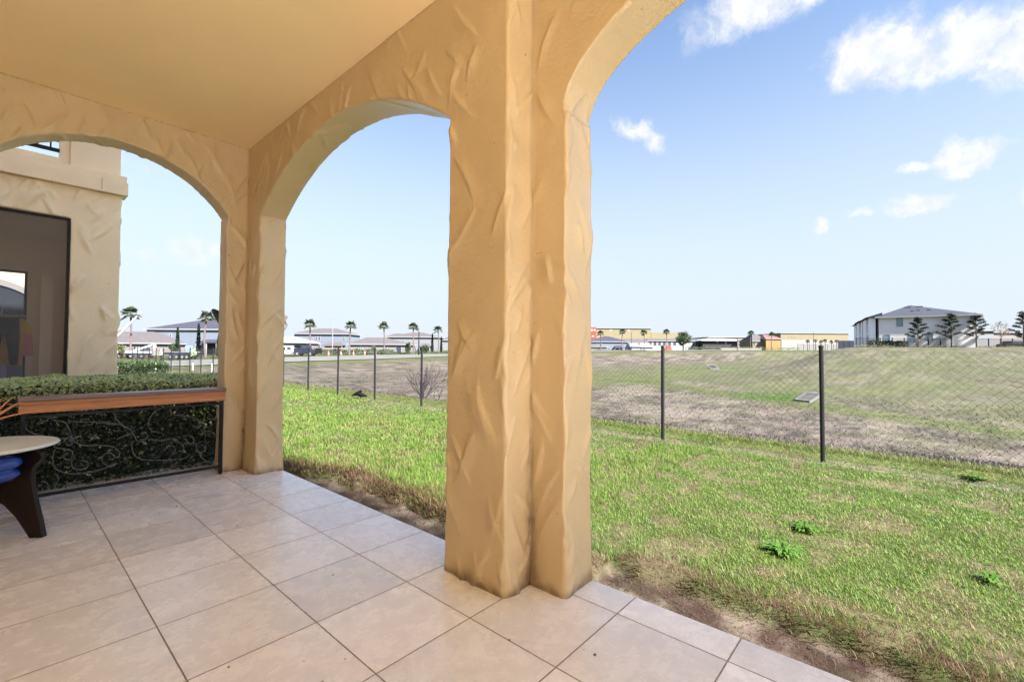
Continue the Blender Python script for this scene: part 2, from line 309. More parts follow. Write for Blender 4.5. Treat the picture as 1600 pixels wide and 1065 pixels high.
# tile floor
def tile_mat():
    m = bpy.data.materials.new('floor_tiles'); m.use_nodes = True; t = m.node_tree; n = t.nodes; l = t.links; b = n['Principled BSDF']
    tcn = n.new('ShaderNodeTexCoord'); sp = n.new('ShaderNodeSeparateXYZ'); l.new(tcn.outputs['Object'], sp.inputs[0])
    def math_(op, a, bb=None, c=None):
        x = n.new('ShaderNodeMath'); x.operation = op
        for i, q in enumerate((a, bb, c)):
            if q is None: continue
            if isinstance(q, (int, float)): x.inputs[i].default_value = q
            else: l.new(q, x.inputs[i])
        return x.outputs[0]
    def edge(o):     # distance to the nearest joint, in metres
        q = math_('MULTIPLY', o, 2.0); fr = math_('FRACT', q); return math_('MULTIPLY', math_('MINIMUM', fr, math_('SUBTRACT', 1.0, fr)), .5)
    wob = n.new('ShaderNodeTexNoise'); wob.inputs['Scale'].default_value = 40; l.new(tcn.outputs['Object'], wob.inputs['Vector'])
    w_ = math_('MULTIPLY', math_('SUBTRACT', wob.outputs[0], .5), .0016)
    ex = math_('ADD', edge(sp.outputs[0]), w_); ey = math_('ADD', edge(sp.outputs[1]), w_)
    e = math_('MINIMUM', ex, ey)
    gr = n.new('ShaderNodeMapRange'); gr.inputs['From Min'].default_value = .0022; gr.inputs['From Max'].default_value = .0036; l.new(e, gr.inputs[0])   # 0 = joint, 1 = tile
    # each tile its own shade
    cx = math_('FLOOR', math_('MULTIPLY', sp.outputs[0], 2.0)); cy = math_('FLOOR', math_('MULTIPLY', sp.outputs[1], 2.0))
    cb = n.new('ShaderNodeCombineXYZ'); l.new(cx, cb.inputs[0]); l.new(cy, cb.inputs[1])
    wnz = n.new('ShaderNodeTexWhiteNoise'); l.new(cb.outputs[0], wnz.inputs['Vector'])
    off = n.new('ShaderNodeVectorMath'); off.operation = 'MULTIPLY_ADD'; l.new(wnz.outputs['Color'], off.inputs[0]); off.inputs[1].default_value = (9, 9, 9); l.new(tcn.outputs['Object'], off.inputs[2])
    n1 = n.new('ShaderNodeTexNoise'); n1.inputs['Scale'].default_value = 7; n1.inputs['Detail'].default_value = 12; n1.inputs['Roughness'].default_value = .76; n1.inputs['Distortion'].default_value = .3; l.new(off.outputs[0], n1.inputs['Vector'])
    cr = n.new('ShaderNodeValToRGB'); l.new(n1.outputs[0], cr.inputs[0])
    cr.color_ramp.elements[0].position = .28; cr.color_ramp.elements[0].color = (.72, .69, .68, 1)
    cr.color_ramp.elements[1].position = .72; cr.color_ramp.elements[1].color = (.92, .905, .90, 1)
    el = cr.color_ramp.elements.new(.5); el.color = (.84, .82, .81, 1)
    # broad walked-on dirt, browner toward the back of the patio, and tiny pits
    n2 = n.new('ShaderNodeTexNoise'); n2.inputs['Scale'].default_value = 1.1; n2.inputs['Detail'].default_value = 6; l.new(tcn.outputs['Object'], n2.inputs['Vector'])
    d2 = n.new('ShaderNodeMapRange'); d2.inputs['From Min'].default_value = .42; d2.inputs['From Max'].default_value = .68; d2.inputs['To Max'].default_value = .34; l.new(n2.outputs[0], d2.inputs[0])
    mA = n.new('ShaderNodeMix'); mA.data_type = 'RGBA'; mA.blend_type = 'MULTIPLY'; l.new(d2.outputs[0], mA.inputs[0]); l.new(cr.outputs[0], mA.inputs[6]); mA.inputs[7].default_value = (.84, .77, .70, 1)
    sh = n.new('ShaderNodeMapRange'); sh.inputs['To Min'].default_value = .9; sh.inputs['To Max'].default_value = 1.07; l.new(wnz.outputs['Value'], sh.inputs[0])
    hs = n.new('ShaderNodeHueSaturation'); l.new(mA.outputs[2], hs.inputs['Color']); l.new(sh.outputs[0], hs.inputs['Value'])
    n3 = n.new('ShaderNodeTexNoise'); n3.inputs['Scale'].default_value = 95; n3.inputs['Detail'].default_value = 3; l.new(tcn.outputs['Object'], n3.inputs['Vector'])
    pit = n.new('ShaderNodeMapRange'); pit.inputs['From Min'].default_value = .66; pit.inputs['From Max'].default_value = .74; pit.inputs['To Max'].default_value = .55; l.new(n3.outputs[0], pit.inputs[0])
    n1b = n.new('ShaderNodeMapRange'); n1b.inputs['From Min'].default_value = .5; n1b.inputs['From Max'].default_value = .62; l.new(n1.outputs[0], n1b.inputs[0])
    mB = n.new('ShaderNodeMix'); mB.data_type = 'RGBA'; l.new(math_('MULTIPLY', pit.outputs[0], n1b.outputs[0]), mB.inputs[0]); l.new(hs.outputs[0], mB.inputs[6]); mB.inputs[7].default_value = (.24, .19, .15, 1)
    mG = n.new('ShaderNodeMix'); mG.data_type = 'RGBA'; l.new(gr.outputs[0], mG.inputs[0]); mG.inputs[6].default_value = (.27, .22, .17, 1); l.new(mB.outputs[2], mG.inputs[7])
    sp_ = n.new('ShaderNodeTexNoise'); sp_.inputs['Scale'].default_value = 17; sp_.inputs['Detail'].default_value = 1; l.new(tcn.outputs['Object'], sp_.inputs['Vector'])
    sm = n.new('ShaderNodeMapRange'); sm.inputs['From Min'].default_value = .765; sm.inputs['From Max'].default_value = .79; l.new(sp_.outputs[0], sm.inputs[0])
    mS = n.new('ShaderNodeMix'); mS.data_type = 'RGBA'; l.new(sm.outputs[0], mS.inputs[0]); l.new(mG.outputs[2], mS.inputs[6]); mS.inputs[7].default_value = (.09, .05, .03, 1); mG = mS
    # grime collected under the pillars' inner corners and along the railing
    l.new(mG.outputs[2], b.inputs['Base Color'])
    ro = n.new('ShaderNodeMapRange'); ro.inputs['To Min'].default_value = .18; ro.inputs['To Max'].default_value = .36; l.new(n1.outputs[0], ro.inputs[0])
    rg = n.new('ShaderNodeMix'); rg.data_type = 'FLOAT'; l.new(gr.outputs[0], rg.inputs[0]); rg.inputs[2].default_value = .9; l.new(ro.outputs[0], rg.inputs[3]); l.new(rg.outputs[0], b.inputs['Roughness'])
    bp = n.new('ShaderNodeBump'); bp.inputs['Distance'].default_value = .004; bp.inputs['Strength'].default_value = .8; l.new(gr.outputs[0], bp.inputs['Height'])
    bp2 = n.new('ShaderNodeBump'); bp2.inputs['Distance'].default_value = .002; bp2.inputs['Strength'].default_value = .35; l.new(n1.outputs[0], bp2.inputs['Height']); l.new(bp.outputs[0], bp2.inputs['Normal']); l.new(bp2.outputs[0], b.inputs['Normal'])
    return m
M['tile'] = tile_mat()

# ------------------------------------------------------------------ terrain
ROAD = [(-120, 55), (-20, 63), (12, 66), (30, 69), (62, 71), (130, 77), (235, 38), (330, 0), (420, -60)]
def road_d(X, Y):      # signed distance to the near edge of the road; positive on the basin side
    X = np.asarray(X, float); Y = np.asarray(Y, float); best = np.full(X.shape, 1e9); sg = np.ones(X.shape)
    for (a, b), (c, d) in zip(ROAD[:-1], ROAD[1:]):
        ex, ey = c-a, d-b; L2 = ex*ex+ey*ey; t = np.clip(((X-a)*ex+(Y-b)*ey)/L2, 0, 1)
        dx = X-(a+t*ex); dy = Y-(b+t*ey); dd = np.hypot(dx, dy); s = np.where(ex*(Y-b)-ey*(X-a) > 0, -1, 1)
        k = dd < best; best = np.where(k, dd, best); sg = np.where(k, s, sg)
    return best*sg
FLOOR_Z = -1.4
def turf_edge(Y):
    return np.where(np.asarray(Y) > -2.6, 2.5, 2.68) + .10*(fbm(np.asarray(Y)*1.7, 3.3, 5)-.5)*2 + .05*(vnoise(np.asarray(Y)*9, 1.2, 8)-.5) - .22*sstep(-.3, 1.6, Y)
def height(X, Y, fine=True):
    X = np.asarray(X, float); Y = np.asarray(Y, float)
    A = -.1 + (FLOOR_Z+.1)*sstep(7.3, 15.5, X + .8*(fbm(Y*.25, 2.2, 3)-.5))
    A = np.where(X < 7, -.1, A)
    pl = -2.05 + .01856*X + .0129*Y; pl = 2.7 - np.logaddexp(0, (2.7-pl)*3)/3 ; pl = np.where(pl < -1.2, -1.2, pl)
    t2 = sstep(0, 26, road_d(X, Y))
    z = A + (pl-A)*(1-t2)
    g = 1-sstep(3, 15, Y + 3*(fbm(X*.03, 1, 4)-.5)); hz_ = FLOOR_Z + (2.35-FLOOR_Z)*sstep(30, 96, X)**.92
    hz_ = np.where(X > 96, 2.35, hz_)
    z = np.where(X > 25, z + np.maximum(hz_-z, 0)*g, z)
    z = z + .22*(fbm(X*.12, Y*.12, 11)-.5)*sstep(9, 20, X) * (1-.6*sstep(90, 130, X))
    if fine:
        te = turf_edge(Y)
        dirt = (1-sstep(te-.02, te+.05, X))*(Y < 6)*(Y > -9)*(X < 6)
        z = z - .08*dirt + .012*(fbm(X*14, Y*14, 21)-.5) * (X < 8) + .02*(fbm(X*3, Y*3, 22)-.5)*(X < 30)
        z = z + .05*sstep(7.12, 7.3, X)*(1-sstep(7.5, 8.1, X)) - .03*np.exp(-((X-6.98)/.1)**2)
    return z
def gz(x, y):
    i = min(max(np.searchsorted(gx, x)-1, 0), len(gx)-2); j = min(max(np.searchsorted(gy, y)-1, 0), len(gy)-2); u = (x-gx[i])/(gx[i+1]-gx[i]); v = (y-gy[j])/(gy[j+1]-gy[j])
    return float((GZ[i, j]*(1-u)+GZ[i+1, j]*u)*(1-v)+(GZ[i, j+1]*(1-u)+GZ[i+1, j+1]*u)*v)

def spaced(*segs):
    o = []
    for a, b, s in segs: o += list(np.arange(a, b, s))
    return np.array(o)
def geo(a, b, s0, k=1.06):
    o = [a]; s = s0
    while o[-1] < b: o.append(o[-1]+s); s *= k
    return np.array(o)
gx = np.concatenate([-geo(0, 900, 2, 1.3)[::-1][:-1], spaced((0, 1.9, .6), (1.9, 3.3, .03), (3.3, 7.9, .085)), geo(7.9, 3600, .16, 1.035)])
gy = np.concatenate([-geo(7, 3600, .5, 1.10)[::-1][:-1], spaced((-7, 4, .05), (4, 9, .1)), geo(9, 3600, .2, 1.035)])
GX, GY = np.meshgrid(gx, gy, indexing='ij')
GZ = height(GX, GY)
V = np.stack([GX.ravel(), GY.ravel(), GZ.ravel()], 1)
nx, ny = len(gx), len(gy); I = np.arange(nx*ny).reshape(nx, ny)
Fq = np.stack([I[:-1, :-1].ravel(), I[1:, :-1].ravel(), I[1:, 1:].ravel(), I[:-1, 1:].ravel()], 1)
# what grows where (true ground colours)
def ground_col(X, Y):
    te = turf_edge(Y)
    n1 = fbm(X*1.1, Y*1.1, 31); n2 = fbm(X*5, Y*5, 33); nb = fbm(X*.16, Y*.16, 35); nc = fbm(X*.5, Y*.22, 36); nd = fbm(X*1.6, Y*.9, 37)
    def C(*c): return np.array(c)[None, :]
    def mixc(a, b, t): return a*(1-t[:, None]) + b*t[:, None]
    lawn = mixc(C(.10, .13, .045)+0*X[:, None], C(.19, .17, .10), sstep(.42, .68, n2))
    dirt = mixc(C(.25, .205, .17)+0*X[:, None], C(.08, .055, .042), sstep(.42, .60, n2*.6+n1*.4))
    dry = mixc(C(.30, .25, .225)+0*X[:, None], C(.115, .098, .095), sstep(.4, .60, nd*.5+n2*.5))
    dry = mixc(dry, C(.47, .40, .34), sstep(.52, .66, fbm(X*.35, Y*.9, 71))*.55)
    dry = mixc(dry, C(.46, .40, .32), sstep(.58, .75, nc*.5+nd*.5)*.7)
    green = mixc(C(.12, .17, .05)+0*X[:, None], C(.22, .24, .10), sstep(.38, .6, nd*.5+n2*.5))
    rd = road_d(X, Y)
    up = sstep(12, 2, rd + 6*(nb-.5))                     # greener towards the road
    amt = np.clip(sstep(.46, .62, nb*.6+nc*.4) + .55*up, 0, 1)
    # the flat bottom is dry; a pale green seam follows the foot of the hill, then mottled olive slopes
    cen = 26.5+.75*(np.clip(Y, -30, 14)+2); seam_ = np.exp(-((X-cen)/2.4)**2)*(Y < 20)
    slope = sstep(0, 6, X-cen)*np.clip(.50+1.6*(nc*.6+nb*.4-.5)+.5*(nd-.5), .12, 1)
    hollow = np.exp(-((Y-(14+.13*X))/5)**2)*sstep(26, 34, X)*(1-sstep(88, 104, X))
    amt = np.clip(np.maximum(np.maximum(.30*sstep(.46, .64, nd), .95*seam_), slope*(Y < 40)) + .8*hollow*sstep(.3, .55, nd) + .7*up*(X > 9), 0, 1)
    amt = amt*sstep(9, 16, X)
    basin = mixc(dry, green, amt)
    wet = np.exp(-(((X-31.5)/2.4)**2+((Y-2.2)/2.0)**2)) + np.exp(-(((X-82)/4)**2+((Y-20)/5)**2))
    basin = mixc(basin, C(.11, .21, .04), np.clip(wet*1.2, 0, 1)*sstep(.25, .5, n1))
    rim = sstep(7.05, 7.2, X + .06*(n2-.5))*(1-sstep(7.65, 8.1, X+.4*(n1-.5)))
    c = np.where((X < 7.3)[:, None], lawn, basin)
    c = mixc(c, C(.17, .20, .06), rim)
    c = mixc(c, dirt, (1-sstep(te-.03, te+.03, X))*(Y < 7))
    c = mixc(c, C(.30, .25, .21), np.exp(-((X-6.90-.10*(n1-.5))/.15)**2)*sstep(.30, .42, n2*.5+n1*.5+.05))
    far = sstep(-4, -10, rd)
    c = mixc(c, C(.13, .15, .06), far*.8)
    return np.clip(c*np.where(X < 7.3, .50, .36)[:, None], 0, 1)
gm = bpy.data.materials.new('ground'); gm.use_nodes = True; t = gm.node_tree; n = t.nodes; l = t.links; b = n['Principled BSDF']
b.inputs['Roughness'].default_value = .95; b.inputs['Specular IOR Level'].default_value = .1
a = n.new('ShaderNodeVertexColor'); a.layer_name = 'tint'; tcn = n.new('ShaderNodeTexCoord')
x1 = n.new('ShaderNodeTexNoise'); x1.inputs['Scale'].default_value = 2.2; x1.inputs['Detail'].default_value = 11; x1.inputs['Roughness'].default_value = .75; l.new(tcn.outputs['Object'], x1.inputs['Vector'])
r1 = n.new('ShaderNodeMapRange'); r1.inputs['From Min'].default_value = .3; r1.inputs['From Max'].default_value = .7; r1.inputs['To Min'].default_value = .55; r1.inputs['To Max'].default_value = 1.5; l.new(x1.outputs[0], r1.inputs[0])
hs = n.new('ShaderNodeHueSaturation'); l.new(a.outputs[0], hs.inputs['Color']); l.new(r1.outputs[0], hs.inputs['Value'])
x2 = n.new('ShaderNodeTexNoise'); x2.inputs['Scale'].default_value = 7; x2.inputs['Detail'].default_value = 8; l.new(tcn.outputs['Object'], x2.inputs['Vector'])
r2 = n.new('ShaderNodeMapRange'); r2.inputs['From Min'].default_value = .35; r2.inputs['From Max'].default_value = .65; r2.inputs['To Min'].default_value = .47; r2.inputs['To Max'].default_value = .53; l.new(x2.outputs[0], r2.inputs[0]); l.new(r2.outputs[0], hs.inputs['Hue'])
l.new(hs.outputs[0], b.inputs['Base Color'])
bp = n.new('ShaderNodeBump'); bp.inputs['Strength'].default_value = .8; bp.inputs['Distance'].default_value = .05; l.new(x1.outputs[0], bp.inputs['Height']); l.new(bp.outputs[0], b.inputs['Normal'])
ground = fast_mesh('ground', V, Fq, gm, col=ground_col(V[:, 0], V[:, 1]), smooth=True)
tag(ground, 'mown lawn, bare soil strip and dry grassy basin with a low hill beyond', None, None, 'structure')

# road along the far side of the basin: strips draped on the terrain
def ribbon(name, off0, off1, lift, mt, x0=-110, x1=400, kind='structure', n_across=4):
    P = [Vector(p) for p in ROAD]; pts = []
    for p, q in zip(P[:-1], P[1:]):
        k = max(2, int((q-p).length/3))
        for i in range(k): pts.append(p.lerp(q, i/k))
    pts = [p for p in pts if x0 <= p.x <= x1]
    vs = []; fs = []
    for i, p in enumerate(pts):
        tdir = (pts[min(i+1, len(pts)-1)]-pts[max(i-1, 0)]).normalized(); nr = Vector((-tdir.y, tdir.x))
        for j in range(n_across+1):
            q = p + nr*(off0 + (off1-off0)*j/n_across); vs.append((q.x, q.y, gz(q.x, q.y)+lift))
    w = n_across+1
    for i in range(len(pts)-1):
        for j in range(n_across): fs.append((i*w+j, (i+1)*w+j, (i+1)*w+j+1, i*w+j+1))
    o = fast_mesh(name, np.array(vs), np.array(fs), mt, smooth=True)
    return o
road = ribbon('road', 3.0, 18, .12, M['asphalt']); tag(road, 'pale asphalt road running past the far houses', kind='structure')
walk = ribbon('footpath', 0.2, 2.2, .14, M['concrete']); tag(walk, 'narrow concrete footpath along the near side of the road', kind='structure')

# ------------------------------------------------------------------ the arcaded patio building
def arc(c, s, z0, rise, n=40):
    Rr = (s*s+rise*rise)/(2*rise); o = []
    for i in range(n+1):
        x = -s + 2*s*i/n; o.append((c+x, z0+rise-Rr+math.sqrt(max(Rr*Rr-x*x, 0))))
    return o
CEIL = 3.42
bld = empty('patio_building', (0, 0, 0), 0, 'tan stucco arcaded building around the tiled patio, its ceiling overhead', 'building')
def arch_profile(a_lo, a_hi, o_lo, o_hi, spring, rise, top=CEIL+.02, n=60, ell=False):
    c = (o_lo+o_hi)/2; s = (o_hi-o_lo)/2 + .012
    cv = [(c-s*math.cos(math.pi*i/n), spring+rise*math.sin(math.pi*i/n)) for i in range(n+1)] if ell else arc(c, s, spring, rise, n)
    return [(a_lo, -.14), (o_lo, -.14), (o_lo, spring-.01)] + cv + [(o_hi, spring-.01), (o_hi, -.14), (a_hi, -.14), (a_hi, top), (a_lo, top)]
mb = MB()
mb.prism(arch_profile(-2.505, 1.48, -2.04, .91, 2.63, .50), 'x', 1.735, 1.995)
mb.prism(arch_profile(-6.4, -2.44, -5.83, -2.73, 2.53, .60, ell=True), 'x', 1.94, 2.205)
mb.prism(arch_profile(-1.28, 1.80, -.2, 1.54, 2.645, .485), 'y', 1.252, 1.48)
me = bpy.data.meshes.new('arcade_src'); me.from_pydata(mb.v, [], mb.f)
bm = bmesh.new(); bm.from_mesh(me); bmesh.ops.recalc_face_normals(bm, faces=bm.faces); bmesh.ops.triangulate(bm, faces=bm.faces); bm.to_mesh(me); bm.free()
tmp = bpy.data.objects.new('arcade_src', me); sc.collection.objects.link(tmp)
md = tmp.modifiers.new('r', 'REMESH'); md.mode = 'VOXEL'; md.voxel_size = .0098; md.use_smooth_shade = True
dg = bpy.context.evaluated_depsgraph_get(); ev = tmp.evaluated_get(dg); rm = bpy.data.meshes.new_from_object(ev)
bpy.data.objects.remove(tmp)
def mesh_arrays(me):
    n = len(me.vertices); co = np.empty(n*3, np.float32); me.vertices.foreach_get('co', co); nr = np.empty(n*3, np.float32)
    me.vertex_normals.foreach_get('vector', nr); return co.reshape(-1, 3).astype(float), nr.reshape(-1, 3).astype(float)
def trowel(co, nr, seed=1, dens=7.5, amp=.0085, ls=1.0):
    """skip-trowel strokes: long raised ridges, one flank steep and the other feathered, leaning left and right in turn"""
    r = np.random.default_rng(seed); disp = np.zeros(len(co))
    an = np.abs(nr)
    for ax in (0, 1, 2):
        sel0 = np.where(an[:, ax] >= an.max(1)-1e-6)[0]
        if ax == 2: sel0 = np.where((an[:, 2] > .72))[0]
        if len(sel0) == 0: continue
        ia = 1 if ax == 0 else 0; iz = 2 if ax != 2 else 1
        a = co[sel0, ia]; z = co[sel0, iz]; sgn = nr[sel0, ax] > 0; lay = co[sel0, ax]
        for side in (True, False):
            sub_ = np.where(sgn == side)[0]
            if len(sub_) == 0: continue
            aa = a[sub_]; zz = z[sub_]; a0, a1, z0, z1 = aa.min(), aa.max(), zz.min(), zz.max()
            k = int((a1-a0)*(z1-z0)*dens*(2.0 if ax == 1 else 1))+2; order = np.argsort(aa); aas = aa[order]
            acc_ = np.zeros(len(sub_))
            for i in range(k):
                ca = r.uniform(a0, a1); cz = r.uniform(z0, z1); ln = r.uniform(.10, .23)*ls; th = R_(r.choice([-1, 1])*r.uniform(12, 42)); w = r.uniform(.017, .034)*ls
                lo_, hi_ = np.searchsorted(aas, [ca-ln*1.2, ca+ln*1.2]); idx = order[lo_:hi_]
                idx = idx[np.abs(zz[idx]-cz) < ln*1.3]
                if len(idx) == 0: continue
                da = aa[idx]-ca; dz = zz[idx]-cz; u = da*math.sin(th)+dz*math.cos(th); v = da*math.cos(th)-dz*math.sin(th)
                v = v + .10*u*u/ln*r.choice([-1, 1])
                fl = r.choice([-1, 1]); vv = v*fl
                prof = np.where(vv > 0, np.exp(-(vv/(w*.62))**2), np.clip(1+vv/(w*2.9), 0, 1)**1.6)
                along = np.clip(1-(u/ln)**2, 0, 1)**1.2*(0.55+.45*np.clip((u/ln+1)/2, 0, 1))
                hh_ = r.uniform(.5, 1.0)*prof*along; acc_[idx] = 1-(1-acc_[idx])*(1-hh_)
            disp[sel0[sub_]] += acc_*amp*(2.1 if ax == 1 else 1.6)
    u = fbm(co[:, 0]*3+co[:, 1]*3.1, co[:, 2]*2.4+co[:, 1], seed+50)-.5
    am = an.max(1); disp = disp*sstep(.80, .97, am)
    return disp + u*.010
co, nr = mesh_arrays(rm)
d = trowel(co, nr, 3, dens=17, amp=.0130)
flare = .014*np.clip(1-co[:, 2]/.5, 0, 1)**2
edge_ceiling = sstep(CEIL, CEIL-.02, co[:, 2])
co2 = co + nr*((d*edge_ceiling+flare)[:, None])
# grime and painted contact shade: inside corners and foot; dark line at the ceiling joint
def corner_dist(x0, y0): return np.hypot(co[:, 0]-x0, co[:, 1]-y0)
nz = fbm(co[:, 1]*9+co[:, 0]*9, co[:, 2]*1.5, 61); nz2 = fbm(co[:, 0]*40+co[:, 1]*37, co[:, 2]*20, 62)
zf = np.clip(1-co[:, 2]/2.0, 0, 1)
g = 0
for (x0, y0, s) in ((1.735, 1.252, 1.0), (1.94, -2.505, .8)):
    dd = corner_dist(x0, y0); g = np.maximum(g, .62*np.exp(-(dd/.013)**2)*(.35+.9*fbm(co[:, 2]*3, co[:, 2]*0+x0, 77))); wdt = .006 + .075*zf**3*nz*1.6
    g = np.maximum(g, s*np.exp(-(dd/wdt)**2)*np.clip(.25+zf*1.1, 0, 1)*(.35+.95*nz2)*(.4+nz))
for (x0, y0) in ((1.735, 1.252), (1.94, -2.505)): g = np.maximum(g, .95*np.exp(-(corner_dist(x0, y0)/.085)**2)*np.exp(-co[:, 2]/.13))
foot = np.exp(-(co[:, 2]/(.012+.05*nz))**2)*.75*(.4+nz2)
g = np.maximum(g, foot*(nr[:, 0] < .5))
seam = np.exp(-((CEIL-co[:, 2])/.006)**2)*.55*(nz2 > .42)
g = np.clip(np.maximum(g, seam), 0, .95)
nf = len(rm.polygons); lv = np.empty(len(rm.loops), np.int32); rm.loops.foreach_get('vertex_index', lv); FF = lv.reshape(nf, -1)
fc = co[FF].mean(1)
reg = np.zeros(nf, int)
reg[(fc[:, 2] < 2.60) & (fc[:, 1] > -2.74-.2) & (fc[:, 1] < -2.0)] = 1
reg[(fc[:, 2] < 2.60) & (fc[:, 1] > .85) & (fc[:, 0] > 1.5)] = 2
reg[(fc[:, 2] < 2.60) & (fc[:, 1] < -5.7)] = 3
reg[(fc[:, 2] < 2.60) & (fc[:, 0] < -.15)] = 4
full = bpy.data.meshes.new('full')
_t = fast_mesh('full', co2, FF, None); fullme = _t.data; _, fn = mesh_arrays(fullme); bpy.data.objects.remove(_t)
for k, nm in ((0, 'arch_wall'), (1, 'pillar'), (2, 'pillar'), (3, 'side_pier'), (4, 'side_pier')):
    f = FF[reg == k]; ids, inv = np.unique(f, return_inverse=True); inv = inv.reshape(f.shape)
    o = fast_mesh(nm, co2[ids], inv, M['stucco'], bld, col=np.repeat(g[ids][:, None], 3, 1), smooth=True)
    o.data.normals_split_custom_set_from_vertices([tuple(x) for x in fn[ids]])
    if k == 1: o['label'] = 'nearest stepped pillar between the two tall arches'
    if k == 2: o['label'] = 'far corner pillar beside the railing'
MB().box(-1.3, 2.2, -8.15, 1.475, CEIL, CEIL+.3).build('ceiling', M['ceiling'], bld)
hw = MB(); hw.box(-1.5, -1.3, -8.15, -4.6, -.1, CEIL-.003); hw.box(-1.5, -1.3, -2.2, 1.25, -.1, CEIL-.003); hw.box(-1.5, -1.3, -4.597, -2.203, 2.2, CEIL-.003)
hw.build('back_wall', M['ceiling'], bld)
MB().box(-9, 1.99, -8.15, 1.475, CEIL+.303, 7.7).build('added_upper_storeys', M['stucco_n'], bld)  # added out of view to shade the neighbouring wall
fr = MB()
for y0, y1 in ((-4.6, -4.52), (-3.44, -3.36), (-2.28, -2.2)): fr.box(-1.42, -1.34, y0, y1, .0, 2.2)
fr.box(-1.42, -1.34, -4.52, -2.28, 2.12, 2.2).box(-1.42, -1.34, -4.52, -2.28, 0, .06)
dr = fr.build('sliding_door', M['white'], bld)
MB().box(-1.39, -1.38, -4.52, -2.28, .06, 2.12).build('pane', M['glass'], dr)

# patio slab
fl = MB(); fl.prism([(-1.3, -16), (2.2, -16), (2.2, -2.506), (1.995, -2.506), (1.995, 1.9), (-1.3, 1.9)], 'z', -.14, 0)  # south end extended out of view to bounce sun onto the ceiling
floor = fl.build('patio_floor', M['tile'], None, bevel=.004); tag(floor, 'square beige ceramic tiles of the covered patio', kind='structure')

MB().box(-9, -1.303, -16, -8.16, -.14, -.01).build('terrace', M['tile']); tag(bpy.data.objects['terrace'], 'added tiled terrace south of the patio, bouncing sunlight inside', kind='structure')  # unseen paving, added to bounce sun in through the open south end
# ------------------------------------------------------------------ railing
def on_y(px, py, Y):
    r = ray(px, py); t = (Y-CAM.y)/r.y; return CAM + r*t
RY = 1.205
rail = empty('railing', (.81, RY, 0), 0, 'low black scrollwork railing with a brown wooden beam on top', 'railing')
def rb(x0, x1, y0, y1, z0, z1): return (x0-.81, x1-.81, y0-RY, y1-RY, z0, z1)
MB().box(*rb(1.493, 1.523, RY-.015, RY+.015, 0, .74)).build('post', M['dark_metal'], rail, .002)
MB().box(*rb(.118, .148, RY-.015, RY+.015, 0, .74)).build('post', M['dark_metal'], rail, .002)
MB().box(*rb(.148, 1.493, RY-.01, RY+.01, .062, .088)).build('bottom_bar', M['dark_metal'], rail, .002)
MB().box(*rb(.148, 1.493, RY-.01, RY+.01, .70, .722)).build('top_bar', M['dark_metal'], rail, .002)
# beam: moulded front with a projecting dark cap
prof = [(-.03, .742), (.12, .742), (.12, .835), (-.045, .835), (-.04, .815), (-.028, .80), (-.024, .775), (-.034, .755)]
MB().prism(prof, 'x', .105-.81, 1.533-.81).build('beam', M['rail_wood'], rail, .002)
prof = [(-.052, .836), (.135, .836), (.135, .868), (-.04, .868), (-.056, .858), (-.058, .846)]
MB().prism(prof, 'x', .10-.81, 1.534-.81).build('cap', M['rail_cap'], rail, .002)
def z1(p): return [(x/3.944, 590+y/3.944) for x, y in p]
def z2(p): return [(160+x/5.605, 590+y/5.605) for x, y in p]
CUR = [z1([(150, 290), (165, 320), (210, 345), (270, 355)]),
 z1([(245, 215), (280, 210), (300, 235), (290, 262), (262, 265), (248, 248), (262, 232), (275, 240)]),
 z1([(440, 345), (450, 380), (480, 405), (540, 418), (620, 415), (700, 425)]),
 z1([(330, 415), (345, 430), (400, 440), (440, 450), (447, 475), (430, 505), (400, 500), (392, 480), (405, 465), (420, 475)]),
 z1([(460, 490), (440, 520), (450, 555), (500, 565), (540, 545), (535, 515), (505, 510), (498, 530), (515, 540)]),
 z1([(330, 450), (325, 520), (345, 560), (400, 585), (480, 590), (580, 575), (690, 540), (712, 515)]),
 z1([(630, 520), (630, 495), (645, 470), (675, 462), (700, 475), (698, 498), (675, 505)]),
 z1([(330, 590), (352, 600), (360, 620), (350, 645), (335, 665)]),
 z1([(250, 640), (280, 640), (297, 665), (285, 690), (262, 690), (255, 672)]),
 z1([(420, 262), (460, 270), (560, 272), (640, 280), (710, 290)]),
 z1([(480, 590), (530, 588), (565, 605), (575, 630), (555, 655), (530, 650)]),
 z1([(300, 240), (340, 262), (400, 275), (440, 345)]),
 z1([(375, 375), (420, 372), (445, 395), (430, 415), (405, 410)]),
 z2([(100, 300), (120, 360), (170, 410), (240, 450), (270, 490), (300, 545), (350, 560)]),
 z2([(0, 385), (60, 390), (150, 410), (240, 450)]), z2([(0, 590), (80, 600), (120, 622), (150, 650), (140, 690), (105, 690)]),
 z2([(120, 540), (200, 505), (260, 480)]), z2([(400, 545), (430, 540), (520, 548), (600, 530), (660, 555), (710, 600), (700, 640), (665, 640)]),
 z2([(590, 270), (620, 320), (700, 330), (780, 345), (850, 380), (860, 420), (830, 440), (805, 420)]), z2([(850, 400), (920, 365), (1010, 352)]),
 z2([(255, 560), (258, 610), (270, 660), (330, 710), (450, 720), (600, 718), (720, 705), (760, 670)]),
 z2([(700, 510), (760, 505), (800, 530), (790, 570), (750, 575), (735, 550)]), z2([(0, 740), (40, 765), (90, 770), (130, 745)]),
 z2([(350, 560), (390, 520), (380, 480), (345, 480), (335, 505)]), z2([(860, 500), (900, 470), (960, 475), (1000, 520)]), z2([(830, 620), (870, 700), (940, 740), (1000, 735)]),
 z2([(470, 280), (430, 330), (400, 400), (430, 460), (500, 480)]), z2([(540, 640), (570, 600), (620, 600), (640, 640), (610, 665)]),
 z2([(860, 560), (820, 590), (830, 640), (880, 650), (900, 610), (875, 590)])]
